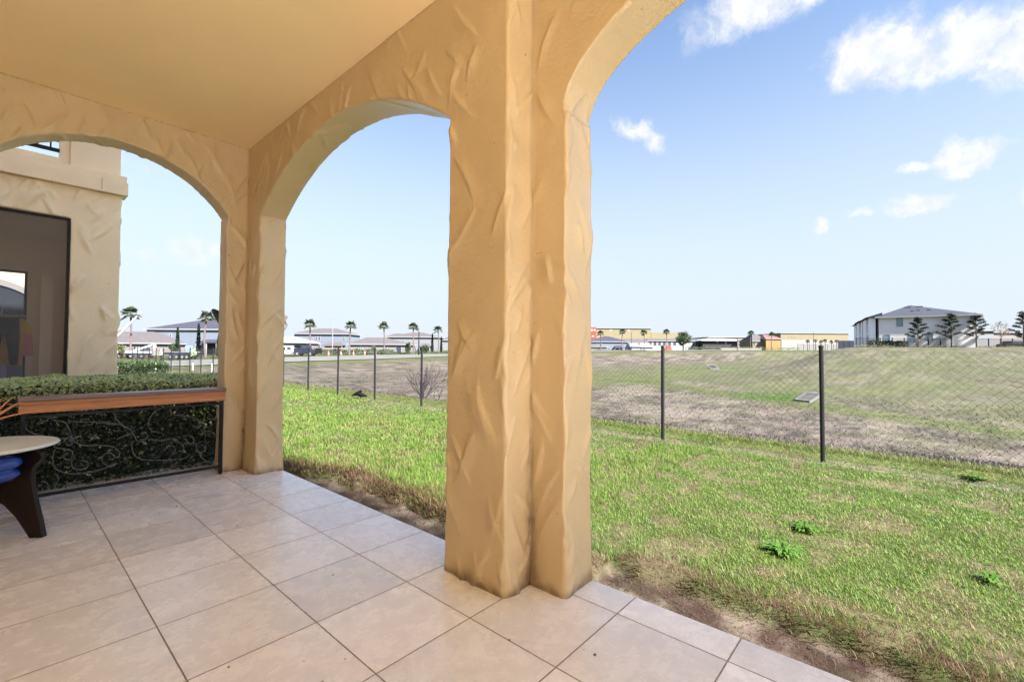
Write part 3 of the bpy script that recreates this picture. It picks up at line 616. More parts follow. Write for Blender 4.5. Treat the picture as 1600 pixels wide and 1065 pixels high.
def crom(P, k=7):
    P = [P[0]]+list(P)+[P[-1]]; o = []
    for i in range(1, len(P)-2):
        p0, p1, p2, p3 = [np.array(q) for q in P[i-1:i+3]]
        for j in range(k):
            t = j/k; o.append(.5*((2*p1)+(-p0+p2)*t+(2*p0-5*p1+4*p2-p3)*t*t+(-p0+3*p1-3*p2+p3)*t**3))
    o.append(np.array(P[-2])); return o
sw = MB()
for c in CUR:
    pts = []
    for q in crom(c):
        w = on_y(q[0], q[1], RY); pts.append((min(max(w.x, .15), 1.49)-.81, 0, min(max(w.z, .09), .70)))
    sw.tube(pts, .0042, 5)
sw.build('scrollwork', mat('scroll_iron', (.085, .085, .095), .28, .7), rail, smooth=True)

# ------------------------------------------------------------------ foliage builder
def leaves(name, P, size, mt, parent, c1, c2, c3=None, up=0.3, seed=0, aspect=.55, dark=None):
    """one small folded leaf at each point"""
    r = np.random.default_rng(seed); n = len(P)
    nrm = r.normal(size=(n, 3)); nrm[:, 2] = np.abs(nrm[:, 2])+up; nrm /= np.linalg.norm(nrm, axis=1)[:, None]
    t = r.normal(size=(n, 3)); t -= nrm*(t*nrm).sum(1)[:, None]; t /= np.linalg.norm(t, axis=1)[:, None]; b = np.cross(nrm, t)
    s = (size*r.uniform(.6, 1.3, n))[:, None]
    V = np.stack([P-t*s*.5, P+b*s*.5*aspect-nrm*s*.08, P+t*s*.5, P-b*s*.5*aspect-nrm*s*.08], 1).reshape(-1, 3)
    F = np.arange(4*n).reshape(n, 4)
    k = r.random(n)[:, None]; c = np.array(c1)*(1-k)+np.array(c2)*k
    if c3 is not None:
        q = (r.random(n) < .12)[:, None]; c = np.where(q, np.array(c3), c)
    return fast_mesh(name, V, F, mt, parent, col=np.repeat(c, 4, 0))

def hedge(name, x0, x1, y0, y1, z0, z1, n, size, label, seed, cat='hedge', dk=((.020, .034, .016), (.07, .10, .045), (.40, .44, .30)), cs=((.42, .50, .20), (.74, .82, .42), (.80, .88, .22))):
    r = np.random.default_rng(seed); cx, cy = (x0+x1)/2, (y0+y1)/2
    e = empty(name, (cx, cy, z0), 0, label, cat)
    w, d_, h = x1-x0, y1-y0, z1-z0
    # points: dense top layer, looser sides and inside
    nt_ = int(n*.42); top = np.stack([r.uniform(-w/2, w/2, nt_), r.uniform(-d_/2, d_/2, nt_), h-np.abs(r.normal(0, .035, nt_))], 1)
    ns = n-nt_; q = np.stack([r.uniform(-w/2, w/2, ns), r.uniform(-d_/2, d_/2, ns), h*(1-r.random(ns)**1.15*.93)], 1)
    side = r.random(ns) < .4; q[side, 1] = -d_/2 + np.abs(r.normal(0, .14, side.sum()))
    P = np.concatenate([top, q]); P[:, 2] += .05*(fbm((P[:, 0]+cx)*2.3, (P[:, 1]+cy)*2.3, seed)-.5)*(P[:, 2] > .5*h)*2
    rnd = .10*np.exp(-((P[:, 1]+d_/2)/.12))  # rounded front shoulder
    P[:, 2] -= np.where(P[:, 2] > h-.12, rnd, 0)
    P[:, 1] += .05*(fbm((P[:, 0]+cx)*2.1, P[:, 2]*2.1, seed+3)-.5)
    leaves('foliage', P[nt_:], size*1.1, M['hedge'], e, *dk, seed=seed, up=.4)  # side leaves coloured dark for shade, pale flecks for light gaps
    leaves('sunlit_tint_top', P[:nt_], size, M['hedge'], e, *cs, seed=seed+1, up=.8)  # top leaves coloured paler to stand for sun on the hedge
    st = MB()
    for i in range(int(w*d_*9)+7):
        x, y = r.uniform(-w/2, w/2), r.uniform(-d_/2+.1, d_/2); p = Vector((x, y, -.02)); pts = [p]
        for k in range(5): p = p+Vector((r.normal(0, .05), r.normal(0, .05), h/5.6)); pts.append(p)
        st.tube(pts, [.009, .008, .007, .006, .004, .003], 4)
        for k in range(3):
            p0 = pts[1+k]; st.tube([p0, p0+Vector((r.normal(0, .1), r.normal(0, .1), .12))], .003, 3)
    st.build('stems', M['bark'], e)
    return e
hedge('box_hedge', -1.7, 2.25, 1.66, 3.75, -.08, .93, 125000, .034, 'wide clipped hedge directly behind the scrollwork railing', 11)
hedge('box_hedge', 0.9, 3.72, 14.3, 15.6, -.08, .84, 26000, .05, 'small dark clipped hedge block beyond the neighbouring corner', 12, cs=((.03, .06, .02), (.07, .12, .04), (.12, .18, .05)), dk=((.012, .022, .01), (.04, .065, .025), (.06, .09, .03)))

# ------------------------------------------------------------------ neighbouring building
nb = empty('neighbour_building', (0, 5, 0), 0, 'pale tan stucco building with screened porch and balcony above, left edge', 'building')
mb = MB()
def P_(*p): return list(p)
mb.prism([(-4.2, -.1), (-3.4, -.1), (-3.4, 3.14), (.635, 3.14), (.635, -.1), (1.185, -.1), (1.185, 3.60), (-4.2, 3.60)], 'y', 0, .24)
me = bpy.data.meshes.new('n_src'); me.from_pydata(mb.v, [], mb.f)
bm = bmesh.new(); bm.from_mesh(me); bmesh.ops.recalc_face_normals(bm, faces=bm.faces); bmesh.ops.triangulate(bm, faces=bm.faces); bm.to_mesh(me); bm.free()
def remeshed(me, vox):
    tmp = bpy.data.objects.new('src', me); sc.collection.objects.link(tmp); md = tmp.modifiers.new('r', 'REMESH'); md.mode = 'VOXEL'; md.voxel_size = vox
    dg = bpy.context.evaluated_depsgraph_get(); r = bpy.data.meshes.new_from_object(tmp.evaluated_get(dg)); bpy.data.objects.remove(tmp); return r
r_ = remeshed(me, .02); c_, n_ = mesh_arrays(r_); f_ = np.empty(len(r_.loops), np.int32); r_.loops.foreach_get('vertex_index', f_); f_ = f_.reshape(len(r_.polygons), -1)
dd = trowel(c_, n_, 8, dens=9, amp=.026, ls=1.15)
fast_mesh('front_wall', c_+n_*dd[:, None], f_, M['stucco_n'], nb, smooth=True)
sw_ = MB()
for (y0, y1, z0, z1_) in ((.24, .75, -.1, 3.6), (2.35, 9, -.1, 3.6), (.75, 2.35, 2.9, 3.6)): sw_.box(.83, 1.185, y0+.001, y1, z0, z1_)
sw_.build('side_wall', M['stucco_n'], nb)
MB().box(-3.4, .829, .241, 3.0, 3.25, 3.6).build('porch_ceiling', M['stucco_n'], nb)
fwall = MB().box(.30, .829, 3.0, 3.2, -.1, 3.249).box(-3.4, .299, 3.0, 3.2, 2.66, 3.249).box(-3.4, -1.6, 3.0, 3.2, -.1, 2.659)
fwall.build('porch_wall', M['stucco_n'], nb)
MB().box(.47, .625, 2.82, 2.999, -.1, 2.62).build('column', M['stucco_n'], nb)
sc_fr = MB().box(.600, .632, -.01, .03, 0, 3.135).box(-3.39, .6, -.01, .03, 3.10, 3.135).box(-3.39, .6, -.01, .03, 0, .04)
sf = sc_fr.build('screen_frame', M['dark_metal'], nb)
MB().box(-3.39, .600, .008, .010, .04, 3.10).build('insect_screen', M['screen'], sf)
df = MB().box(.262, .298, 2.96, 3.05, 0, 2.655).box(-1.6, .262, 2.96, 3.05, 2.62, 2.655)
df.build('door_frame', M['dark_metal'], nb)
MB().box(-3.4, 1.17, .245, 3.0, -.1, .0).build('porch_floor', M['concrete'], nb)
# ledge between the storeys, with stained joint
MB().box(-4.2, 1.25, -.085, .24, 3.605, 3.80).build('ledge', M['stucco_n'], nb, .006)
MB().box(-4.2, 1.235, -.06, .24, 3.803, 3.90).build('ledge', M['stucco_n'], nb, .006)
MB().box(-4.2, .52, -.03, .24, 3.903, 3.97).build('sill', M['stucco_n'], nb, .006)
st = MB(); st.box(.945, .949, -.087, -.0845, 3.62, 3.80)
st.build('ledge_stain', mat('stain', (.12, .08, .055), .9, .1, var=.4, vscale=30), nb)
MB().box(.61, 1.165, 0.0, .24, 3.904, 7.1).build('upper_pier', M['stucco_n'], nb, .006)
MB().box(.50, .608, .06, .20, 3.904, 7.1).build('upper_pier', M['stucco_n'], nb, .006)
up_ = MB().box(.97, 1.165, .241, 9, 3.604, 7.1); up_.build('upper_side_wall', M['stucco_n'], nb)
MB().box(-4.2, 1.3, -.1, 9, 7.1, 7.5).build('roof', M['roof_tan'], nb)
MB().box(-4.2, -3.4, 0, .24, 3.904, 7.1).build('upper_pier', M['stucco_n'], nb)
br = empty('balcony_railing', (0, 0, 0)); br.parent = nb
bb = MB().box(-3.4, .50, .02, .05, 4.06, 4.11).box(-3.4, .50, .02, .05, 4.98, 5.03)
for i in range(30): x = .40-.128*i; bb.box(x, x+.018, .026, .044, 4.11, 4.98)
o = bb.build('railing', M['dark_metal'], nb); bpy.data.objects.remove(br)
for z, y in ((3.35, 2.0), (2.55, 2.6)): pass
MB().box(1.187, 1.25, .45, .60, 3.28, 3.36).box(1.187, 1.23, .48, .57, 3.24, 3.28).build('wall_light', M['white'], nb)
MB().box(1.187, 1.25, .45, .60, 2.60, 2.78).build('wall_box', M['galv'], nb)
# wall seen through the porch door: with an arched window
nb2 = empty('rear_wing', (0, 9.8, 0), 0, 'tan wall with a white arched window seen through the screened porch', 'building')
wm = MB().box(-2.6, .8, 0, .2, -.1, 4.2); wm.build('wall', M['stucco_n'], nb2)
ar = [(-1.15, 0)]+[(.35*0-.30+.85*math.cos(a), 1.95+.62*math.sin(a)) for a in np.linspace(math.pi, 0, 24)]+[(.55, 0)]
outer = [(-.30+.95*math.cos(a), 1.95+.74*math.sin(a)) for a in np.linspace(0, math.pi, 24)]
wa = [(-.30+.85*math.cos(a), 1.95+.62*math.sin(a)) for a in np.linspace(math.pi, 0, 24)]
trim_ = MB()
for i in range(23):
    a, b2 = outer[::-1][i], outer[::-1][i+1]; c, d2 = wa[i], wa[i+1]
    trim_.prism([a, b2, d2, c], 'y', -.06, -.003)
trim_.build('window_trim', M['trim'], nb2)
MB().prism([(-1.15, 0)]+wa+[(.55, 0)], 'y', -.02, -.002).build('arched_window', M['glass'], nb2)

# washing hung in the porch
def cloth(name, outline, x0, y, z0, s, mt, label, cat, thick=.02, group=None):
    e = MB(); pts = [(x0+a*s, z0+b*s) for a, b in outline]
    e.prism(pts, 'y', y, y+thick); o = e.build(name, mt, None, .004); tag(o, label, cat, group); return o
# garments: (x,z) outlines in metres
cloth('trousers', [(-.16, 0), (.17, 0), (.18, -.25), (.17, -.75), (.08, -.76), (.03, -.3), (-.01, -.3), (-.05, -.76), (-.13, -.75), (-.18, -.2)], .02, 6.60, 2.02-.27, 1.0, M['blackfab'], 'black trousers hanging on a hanger inside the screened porch', 'trousers')
cloth('shirt', [(-.30, 0), (-.1, .05), (.05, .04), (.14, .01), (.27, -.19), (.19, -.24), (.12, -.18), (.13, -.73), (-.32, -.73), (-.33, -.1)], .11, 6.66, 1.72, 1.0, M['yellowfab'], 'yellow short sleeved shirt hanging behind the black trousers', 'shirt')
cloth('towel', [(0, 0), (.12, 0), (.13, -.4), (.01, -.42)], .225, 6.72, 1.55, 1.0, M['pinkfab'], 'pink cloth hanging behind the yellow shirt', 'cloth')
cloth('towel', [(-.3, .1), (.0, .12), (.07, 0), (.08, -.5), (-.3, -.5)], 0, 6.5, .95, 1.0, M['lavfab'], 'lavender cloth draped low at the left edge of the porch', 'cloth')
hg = MB().tube([(-.5, 6.63, 1.78), (.26, 6.63, 1.78)], .011, 6).tube([(.0, 6.63, 1.78), (.0, 6.63, 1.86), (.02, 6.63, 1.89)], .006, 5).tube([(.16, 6.63, 1.78), (.2, 6.63, 1.55)], .006, 5)
tag(hg.build('clothes_rack', M['white']), 'white rod holding the hung washing in the porch', 'clothes rack')
ch = empty('porch_chair', (.05, 7.1, 0), 0, 'pale grey plastic chair low behind the hanging clothes', 'chair')
cb_ = M['w_white']
MB().box(-.25, .25, -.22, .22, .42, .46).build('seat', cb_, ch, .01)
MB().prism([(-.24, .46), (.24, .46), (.20, .98), (-.20, .98)], 'y', .2, .23).build('backrest', cb_, ch, .008)
for sx in (-1, 1):
    for sy in (-1, 1): MB().tube([(sx*.21, sy*.18, .42), (sx*.24, sy*.21, 0)], .018, 6).build('leg', cb_, ch)

# ------------------------------------------------------------------ table with shelf, pot
tb = empty('side_table', (-.09, .57, 0), 0, 'round white topped table with dark curved legs and pale shelf at the left', 'table')
prof = [(0, .585), (.37, .585), (.388, .589), (.395, .597), (.39, .606), (.375, .61), (0, .61)]
o = MB().lathe([(r+.0001, z) for r, z in prof], 72).build('tabletop', M['white_top'], tb)
def leg(angle, nm='leg'):
    # board with an S-curved outer edge: outline in (distance along board, height)
    out_ = [(.345, .0), (.425, .0), (.405, .10), (.375, .22), (.352, .33), (.345, .40), (.352, .455), (.375, .49), (.398, .51), (.405, .535), (.395, .56), (.365, .575), (.30, .583), (.245, .575),
            (.232, .54), (.225, .50), (.20, .42), (.155, .375), (.06, .35), (.0, .345), (.0, .30), (.10, .275), (.19, .22), (.26, .14), (.31, .06)]
    g_ = MB(); g_.prism(out_, 'y', -.019, .019); o = g_.build(nm, M['leg_wood'], tb, .004); o.rotation_euler = (0, 0, angle)
    o.data.materials.append(M['lit_leg_edge'])
    for p in o.data.polygons:      # outer edge coloured paler, as if catching light
        c = p.center
        if abs(p.normal.y) < .4 and c.x > .34 and p.normal.x > .15: p.material_index = 1
    return o
for a in (-42, 48, 138, 228): leg(R_(a))
MB().lathe([(.0001, .385), (.24, .385), (.25, .395), (.24, .405), (.0001, .405)], 48).build('shelf', M['pale_wood'], tb)
bc = MB().lathe([(.05, 0), (.115, .01), (.14, .04), (.125, .065), (.105, .075), (.13, .085), (.15, .11), (.135, .14), (.08, .155), (.01, .157)], 40, (-.03, .30, .407))
tag(bc.build('bowl', M['blue'], smooth=True), 'glossy cobalt blue ridged bowl resting on the table shelf', 'bowl')
pot = empty('potted_plant', (-.085, .62, .612), 0, 'teal blue pot of dry orange fronds on the white tabletop', 'potted plant')
MB().lathe([(.045, 0), (.05, .01), (.066, .10), (.085, .165), (.088, .172), (.078, .172), (.062, .14)], 36).build('pot', M['teal'], pot, smooth=True)
fr_ = MB(); rr = random.Random(3)
for i in range(26):
    a = rr.uniform(0, 6.28); L_ = rr.uniform(.14, .26); tl = rr.uniform(.35, 1.05); pts = []
    for k in range(7):
        s_ = k/6; rad = .03+L_*s_*math.sin(tl)*1.0; z = .13+L_*s_*math.cos(tl)-.05*s_*s_*tl
        pts.append((rad*math.cos(a), rad*math.sin(a), z))
    fr_.tube(pts, [.006, .0075, .0075, .0065, .0055, .004, .0015], 5)
fr_.build('fronds', M['frond'], pot, smooth=True)

# ------------------------------------------------------------------ chain link fence
FX = 6.9; Y0 = -9.39; STEP = 2.06; NP = 26
fence = empty('chain_link_fence', (FX, 0, -.1), 0, 'chain link fence with dark posts across the far edge of the lawn', 'fence')
pm = MB().lathe([(.026, -.3), (.026, 1.425), (.030, 1.428), (.030, 1.445), (.018, 1.46), (.0005, 1.465)], 10)
p0 = pm.build('post', M['post'], None, smooth=False)
ZT = -.1
for i in range(NP):
    q = p0 if i == 0 else p0.copy()
    if i: sc.collection.objects.link(q)
    q.parent = fence; y = Y0+STEP*i + random.uniform(-.05, .05); q.location = (0, y, random.uniform(-.015, .01)); q.rotation_euler = (random.uniform(-.006, .006), random.uniform(-.006, .006), 0)
def tubes_np(P0, P1, r, name, mt, parent):     # straight 3-sided wires
    n = len(P0); t = P1-P0; t /= np.linalg.norm(t, axis=1)[:, None]; a = np.where(np.abs(t[:, 2:3]) < .9, np.array([[0, 0, 1.]]), np.array([[1., 0, 0]]))
    u = np.cross(t, a); u /= np.linalg.norm(u, axis=1)[:, None]; v = np.cross(t, u); ring = []
    for e in (P0, P1):
        for k in range(3):
            an = 2*math.pi*k/3; ring.append(e+(u*math.cos(an)+v*math.sin(an))*r)
    V = np.stack(ring, 1).reshape(-1, 3); b = np.arange(n)[:, None]*6
    F = np.concatenate([b+np.array([[k, (k+1) % 3, 3+(k+1) % 3, 3+k]]) for k in range(3)], 0)
    return fast_mesh(name, V, F, mt, parent)
dw = .082; y0, y1 = Y0, Y0+STEP*(NP-1); cols = int((y1-y0)/dw); rows = int(1.36/(dw/2))
A_, B_ = [], []
zb = .02
for i in range(cols):
    for j in range(rows):
        ya = y0+dw*i + (dw/2 if j % 2 else 0); yb = y0+dw*i + (0 if j % 2 else dw/2)
        A_.append((.028+.004*((j+i) % 2), ya, zb+j*dw/2)); B_.append((.028, yb, zb+(j+1)*dw/2))
        A_.append((.028, ya, zb+j*dw/2)); B_.append((.028, yb-dw if not j % 2 else yb+dw, zb+(j+1)*dw/2)) if False else B_.append((.028, (y0+dw*i + (0 if not j % 2 else dw) - (dw/2 if not j % 2 else 0)), zb+(j+1)*dw/2))
A_ = np.array(A_); B_ = np.array(B_)
for z in (.03, 1.375): A_ = np.r_[A_, [(.03, y0, z)]]; B_ = np.r_[B_, [(.03, y1, z)]]
sag = lambda P: P + np.stack([.012*np.sin(P[:, 1]*1.7+P[:, 2]*2), 0*P[:, 1], .01*np.sin(P[:, 1]*1.1)], 1)
o = tubes_np(sag(A_), sag(B_), .0014, 'wire_mesh', M['wire'], fence)

# ------------------------------------------------------------------ grass
def blades(name, P, L_, wdt, col, lean, mt, seed=0, label=''):
    r = np.random.default_rng(seed); n = len(P); a = r.uniform(0, 2*math.pi, n); dirn = np.stack([np.cos(a), np.sin(a), 0*a], 1); sd_ = np.stack([-np.sin(a), np.cos(a), 0*a], 1)
    k = np.clip(r.normal(lean, .25, n), .05, 1.45)[:, None]; L1 = L_[:, None]; w = (wdt*r.uniform(.6, 1.3, n))[:, None]
    mid = P + dirn*L1*.5*np.sin(k*.6) + np.array([0, 0, 1.])*L1*.5*np.cos(k*.6)
    tip = mid + dirn*L1*.5*np.sin(k*1.25) + np.array([0, 0, 1.])*L1*.5*np.cos(k*1.25)
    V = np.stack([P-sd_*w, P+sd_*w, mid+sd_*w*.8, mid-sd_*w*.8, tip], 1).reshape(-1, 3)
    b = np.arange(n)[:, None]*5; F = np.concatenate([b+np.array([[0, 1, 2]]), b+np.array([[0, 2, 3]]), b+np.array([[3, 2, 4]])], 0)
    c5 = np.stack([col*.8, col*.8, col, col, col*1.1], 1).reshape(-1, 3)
    o = fast_mesh(name, V, F, mt, col=np.clip(c5, 0, 1)); return o
def lawn():
    r = np.random.default_rng(5); N_ = 2600000
    X = r.uniform(2.2, 7.3, N_); Y = r.uniform(-7, 26, N_); d = np.hypot(X-CAM.x, Y-CAM.y)
    dens = np.clip((3.3/d)**1.7, .035, 1); az = np.degrees(np.arctan2(Y-CAM.y, X-CAM.x))
    keep = (r.random(N_) < dens*.95) & (az > -22)
    X, Y = X[keep], Y[keep]; te = turf_edge(Y); e = X-te
    n2 = fbm(X*5, Y*5, 33); n1 = fbm(X*1.1, Y*1.1, 31); nL = fbm(X*.5+3, Y*.35, 39)
    k = (e > -.02) | (r.random(len(X)) < .004)
    k &= ~((n2 > .62) & (r.random(len(X)) < .5))
    k &= r.random(len(X)) > .93*np.exp(-((X-6.90-.10*(n1-.5))/.13)**2)
    X, Y, e, n1, n2, nL = [q[k] for q in (X, Y, e, n1, n2, nL)]; n = len(X)
    d = np.hypot(X-CAM.x, Y-CAM.y)
    z = height(X, Y)-.004
    brown = np.clip(np.exp(-np.maximum(e-.06, 0)/.13)*1.05 + .20*sstep(.5, .68, n2) + .12*sstep(.5, .7, n1), 0, .92)
    isb = r.random(n) < brown
    lush = sstep(.42, .62, nL) + .9*np.exp(-((Y-.2)/1.4)**2)*np.exp(-((X-2.9)/.55)**2)
    L_ = r.uniform(.016, .038, n)*(1+.9*lush*(Y > -2))*np.where(e < .3, 1.45, 1)*(1+.03*np.clip(d-3, 0, 8))
    L_ *= (.75+.6*fbm(X*9, Y*9, 45))
    g1 = np.array([.07, .14, .03]); g2 = np.array([.18, .28, .065]); g3 = np.array([.045, .12, .02]); s1 = np.array([.27, .225, .12]); b1 = np.array([.085, .042, .024]); b2 = np.array([.15, .09, .055])
    k = r.random(n)[:, None]; c = g1*(1-k)+g2*k
    weed = (sstep(.60, .66, fbm(X*1.7+9, Y*1.7, 47)))[:, None]; c = c*(1-weed*.65)+g3*1.15*weed*.65
    lushc = np.clip(lush, 0, 1)[:, None]*.5; c = c*(1-lushc)+np.array([.14, .235, .025])*lushc
    dryk = (r.random(n) < .06+.24*sstep(.42, .66, n2)+.12*sstep(.45, .65, n1))[:, None]; c = np.where(dryk, s1*(.7+.5*k), c)
    c = np.where(isb[:, None], b1*(1-k)+b2*k, c)
    wd = .0013+.00042*np.clip(d-3, 0, 12)
    lean = np.where(isb, 1.0, .8)
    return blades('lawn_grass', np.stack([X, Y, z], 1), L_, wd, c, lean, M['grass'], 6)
tag(lawn(), 'bright green patchy grass of the lawn, browned along its cut edge', 'grass', kind='stuff')
def rim():
    r = np.random.default_rng(15); n = 60000; Y = r.uniform(-7, 30, n); X = 7.28 + np.abs(r.normal(0, .25, n)) + .08*(fbm(Y*1.3, 0*Y, 3)-.5)
    k = r.random(n) < np.clip((6/np.hypot(X, Y-CAM.y))**1.2, .1, 1); X, Y = X[k], Y[k]; n = len(X)
    c = np.array([.13, .18, .04])*(r.uniform(.5, 1.4, n)[:, None]); dry = (r.random(n) < .22)[:, None]; c = np.where(dry, np.array([.22, .19, .10]), c)
    return blades('verge_grass', np.stack([X, Y, height(X, Y)], 1), r.uniform(.03, .085, n), .0026+0*X, c, .6, M['grass'], 16)
tag(rim(), 'uncut yellow green grass strip along the foot of the fence', 'grass', kind='stuff')
def dry():
    r = np.random.default_rng(25); n = 150000; X = 7.9+r.random(n)**1.5*26; Y = r.uniform(-12, 40, n); d = np.hypot(X, Y-CAM.y); k = r.random(n) < np.clip((10/d)**1.1, .1, 1); X, Y, d = X[k], Y[k], d[k]; n = len(X)
    cc = ground_col(X, Y)*r.uniform(.6, 1.7, n)[:, None]
    return blades('dry_grass', np.stack([X, Y, height(X, Y)], 1), r.uniform(.03, .085, n), .0025+.00055*d, np.clip(cc, 0, 1), .9, M['grass'], 26)
tag(dry(), 'sparse dry brown grass covering the basin behind the fence', 'grass', kind='stuff')
def litter():
    r = np.random.default_rng(33); n = 9000; Y = r.uniform(-6.4, 1.9, n); te = turf_edge(Y); lo = np.where(Y < -2.5, 2.2, 2.0); X = lo + r.random(n)**.7*(te-lo)
    P = np.stack([X, Y, height(X, Y)+.002], 1); c = np.array([.05, .033, .024])*r.uniform(.5, 2.6, n)[:, None]
    return blades('leaf_litter', P, r.uniform(.008, .034, n), .0016+0*X, c, 1.4, M['grass'], 34)
tag(litter(), 'dead grass bits and twigs scattered over the bare soil strip', 'litter', kind='stuff')
# broad-leaved weeds in the lawn
def weed(x, y, n, s, label, c=((.045, .11, .015), (.10, .20, .03))):
    r = np.random.default_rng(int(x*100)); V = [(0, 0, 0)]; F = []; C_ = [c[0]]
    for i in range(n):      # a rosette: every leaf grows from the crown of the plant
        a = r.uniform(0, 6.28); L_ = abs(r.normal(s, s*.5))+.02; h = r.uniform(.01, .05); d = np.array([math.cos(a), math.sin(a)]); sd_ = np.array([-d[1], d[0]])*.009
        q = d*L_*.72; V += [(*(q-sd_), h), (*(q+sd_), h), (*(d*L_), h*.7)]; k = len(V); F += [(0, k-3, k-2), (k-3, k-1, k-2)]
        t_ = r.random(); C_ += [tuple(c[0][j]*(1-t_)+c[1][j]*t_ for j in range(3))]*3
    o = fast_mesh('weed_clump', np.array(V), np.array(F), M['leaf'], None, col=np.array(C_)); o.location = (x, y, gz(x, y)+.004); tag(o, label, 'weed', 'weed clumps in the lawn')
def on_z(px, py, z):
    r = ray(px, py); t = (z-CAM.z)/r.z; return CAM + r*t
for (px, py, n, s, lb) in ((1258, 824, 90, .06, 'bright green weed clump in the lawn, farther of the two below the right fence post'),
                           (1222, 858, 110, .075, 'broad leafy weed patch in the lawn, nearer and larger of the pair'),
                           (1546, 905, 50, .04, 'dark green weed tuft in the lawn near the right edge'),
                           (1525, 745, 110, .06, 'tall dark weed growing in the dirt line under the fence')):
    q = on_z(px, py, -.08); weed(q.x, q.y, n, s, lb)

# black bird on the lawn beside the fence: body leaning left with raised wing
cr_ = empty('black_bird', (6.72, 7.55, gz(6.72, 7.55)+.02), R_(-48.5), 'black bird crouching in the grass beside a fence post', 'bird')
bm_ = MB(); bm_.tube([(-.21, 0, .08), (-.15, 0, .10), (-.08, 0, .13), (0, 0, .12), (.07, 0, .09), (.12, 0, .085), (.16, 0, .075), (.20, 0, .06)], [.01, .03, .05, .065, .055, .035, .032, .008], 10)
bm_.tube([(0, 0, .08), (0, .0, .0)], .012, 5)
bm_.build('body', M['black'], cr_, smooth=True)
MB().prism([(-.26, .05), (-.20, .12), (-.08, .20), (.02, .235), (.06, .21), (.02, .16), (-.06, .10)], 'y', -.02, .02).build('wing', M['black'], cr_, .006)

# bare bush in the basin
def bare_bush(x, y, h, spread, label, seed, n=54):
    r = random.Random(seed); e = MB()
    def br_(p, d, L_, rad, lev):
        pts = [p]; q = p
        for k in range(4):
            d = (d + Vector((r.gauss(0, .12), r.gauss(0, .12), r.gauss(.04, .05)))).normalized(); q = q + d*L_/4; pts.append(q)
        e.tube(pts, [rad*(1-.17*i) for i in range(5)], 4, False)
        if lev < 3:
            for _ in range(3 if lev < 2 else 2):
                t_ = r.randint(1, 4); br_(pts[t_], (d+Vector((r.gauss(0, .45), r.gauss(0, .45), r.gauss(.1, .2)))).normalized(), L_*r.uniform(.45, .65), rad*.55, lev+1)
    for i in range(n//3):
        a = r.uniform(0, 6.28); tl = r.uniform(.05, .75)*spread
        br_(Vector((r.gauss(0, .05), r.gauss(0, .05), -.05)), Vector((math.cos(a)*math.sin(tl), math.sin(a)*math.sin(tl), math.cos(tl))), h*r.uniform(.55, .75), .019, 0)
    o = e.build('bare_bush', M['twig']); o.location = (x, y, gz(x, y)); tag(o, label, 'bush'); return o
q = on_z(662, 623, -.42); bare_bush(q.x, q.y, 1.25, 1.2, 'leafless grey bush growing just behind the fence', 4)
q = on_z(681, 626, -.42); bare_bush(q.x, q.y, .55, .8, 'tiny leafless shoot beside the larger bare bush', 5, 9)

# drain outlets set in the basin slopes
def outlet(px, py, z, w, label, rz):
    q = on_z(px, py, z); zz = gz(q.x, q.y); e = empty('drain_outlet', (q.x, q.y, zz), rz, label, 'drain outlet', 'sloped drain outlets in the basin')
    s = w/2; sl = .42
    f = MB()
    def slab(x0, x1, y0, y1, t0=.0, t1=.10):
        f.prism([(y0, t0+y0*sl), (y1, t0+y1*sl), (y1, t1+y1*sl), (y0, t1+y0*sl)], 'x', x0, x1)
    slab(-s, -s*.8, -.1, 2*s); slab(s*.8, s, -.1, 2*s); slab(-s*.8, s*.8, -.1, .08); slab(-s*.8, s*.8, 2*s-.18, 2*s)
    f.box(-s, s, -.12, -.1, -.5, .1)
    f.build('concrete_frame', M['outlet'], e)
    g_ = MB()
    for i in range(9):
        x = -s*.72+i*s*1.44/8; g_.prism([(.08, .07+.08*sl), (2*s-.18, .07+(2*s-.18)*sl), (2*s-.18, .09+(2*s-.18)*sl), (.08, .09+.08*sl)], 'x', x-.02, x+.02)
    g_.build('grate', M['dish_arm'], e)
    MB().prism([(.08, .02+.08*sl), (2*s-.18, .02+(2*s-.18)*sl), (2*s-.18, .03+(2*s-.18)*sl), (.08, .03+.08*sl)], 'x', -s*.8, s*.8).build('opening', M['dark'], e)
outlet(1254, 623, -1.25, .98, 'sloped concrete drain outlet with grate on the near hillside', R_(-118))
outlet(1117, 574, -1.1, 1.5, 'small far concrete drain outlet in the green hollow', R_(-40))

# satellite dish behind the far pillar
dish = empty('satellite_dish', (2.06, 2.3, 0), 0, 'dark satellite dish with grey arm poking out behind the far pillar', 'satellite dish')
MB().tube([(-.02, 0, -.1), (-.02, 0, 1.40)], .022, 8).build('mast', M['galv'], dish)
prof = [(.0001, -.07), (.12, -.058), (.24, -.028), (.33, .005), (.36, .018), (.362, .028), (.35, .026), (.24, -.012), (.12, -.042), (.0001, -.054)]
o = MB().lathe(prof, 48).build('reflector', M['dish_b'], dish, smooth=True)
dn = Vector((.705, -.043, .71)).normalized(); o.rotation_euler = dn.to_track_quat('Z', 'Y').to_euler(); o.location = (-.145, 0, 1.515); o.scale = (.88, .88, .88)
arm = MB().tube([(0, -.04, 1.28), (.40, -.1, 1.46), (.475, -.1, 1.60), (.44, -.1, 1.66)], .020, 6); arm.build('arm', M['dish_arm'], dish)
lb = MB().box(-.04, .04, -.03, .03, -.045, .045).build('receiver', M['dish_arm'], dish, .006); lb.location = (.43, -.1, 1.69); lb.rotation_euler = (.2, R_(35), 0)
lb2 = MB().tube([(.40, -.1, 1.56), (.385, -.1, 1.66)], .03, 10).build('feed_horn', M['palm_bark'], dish)

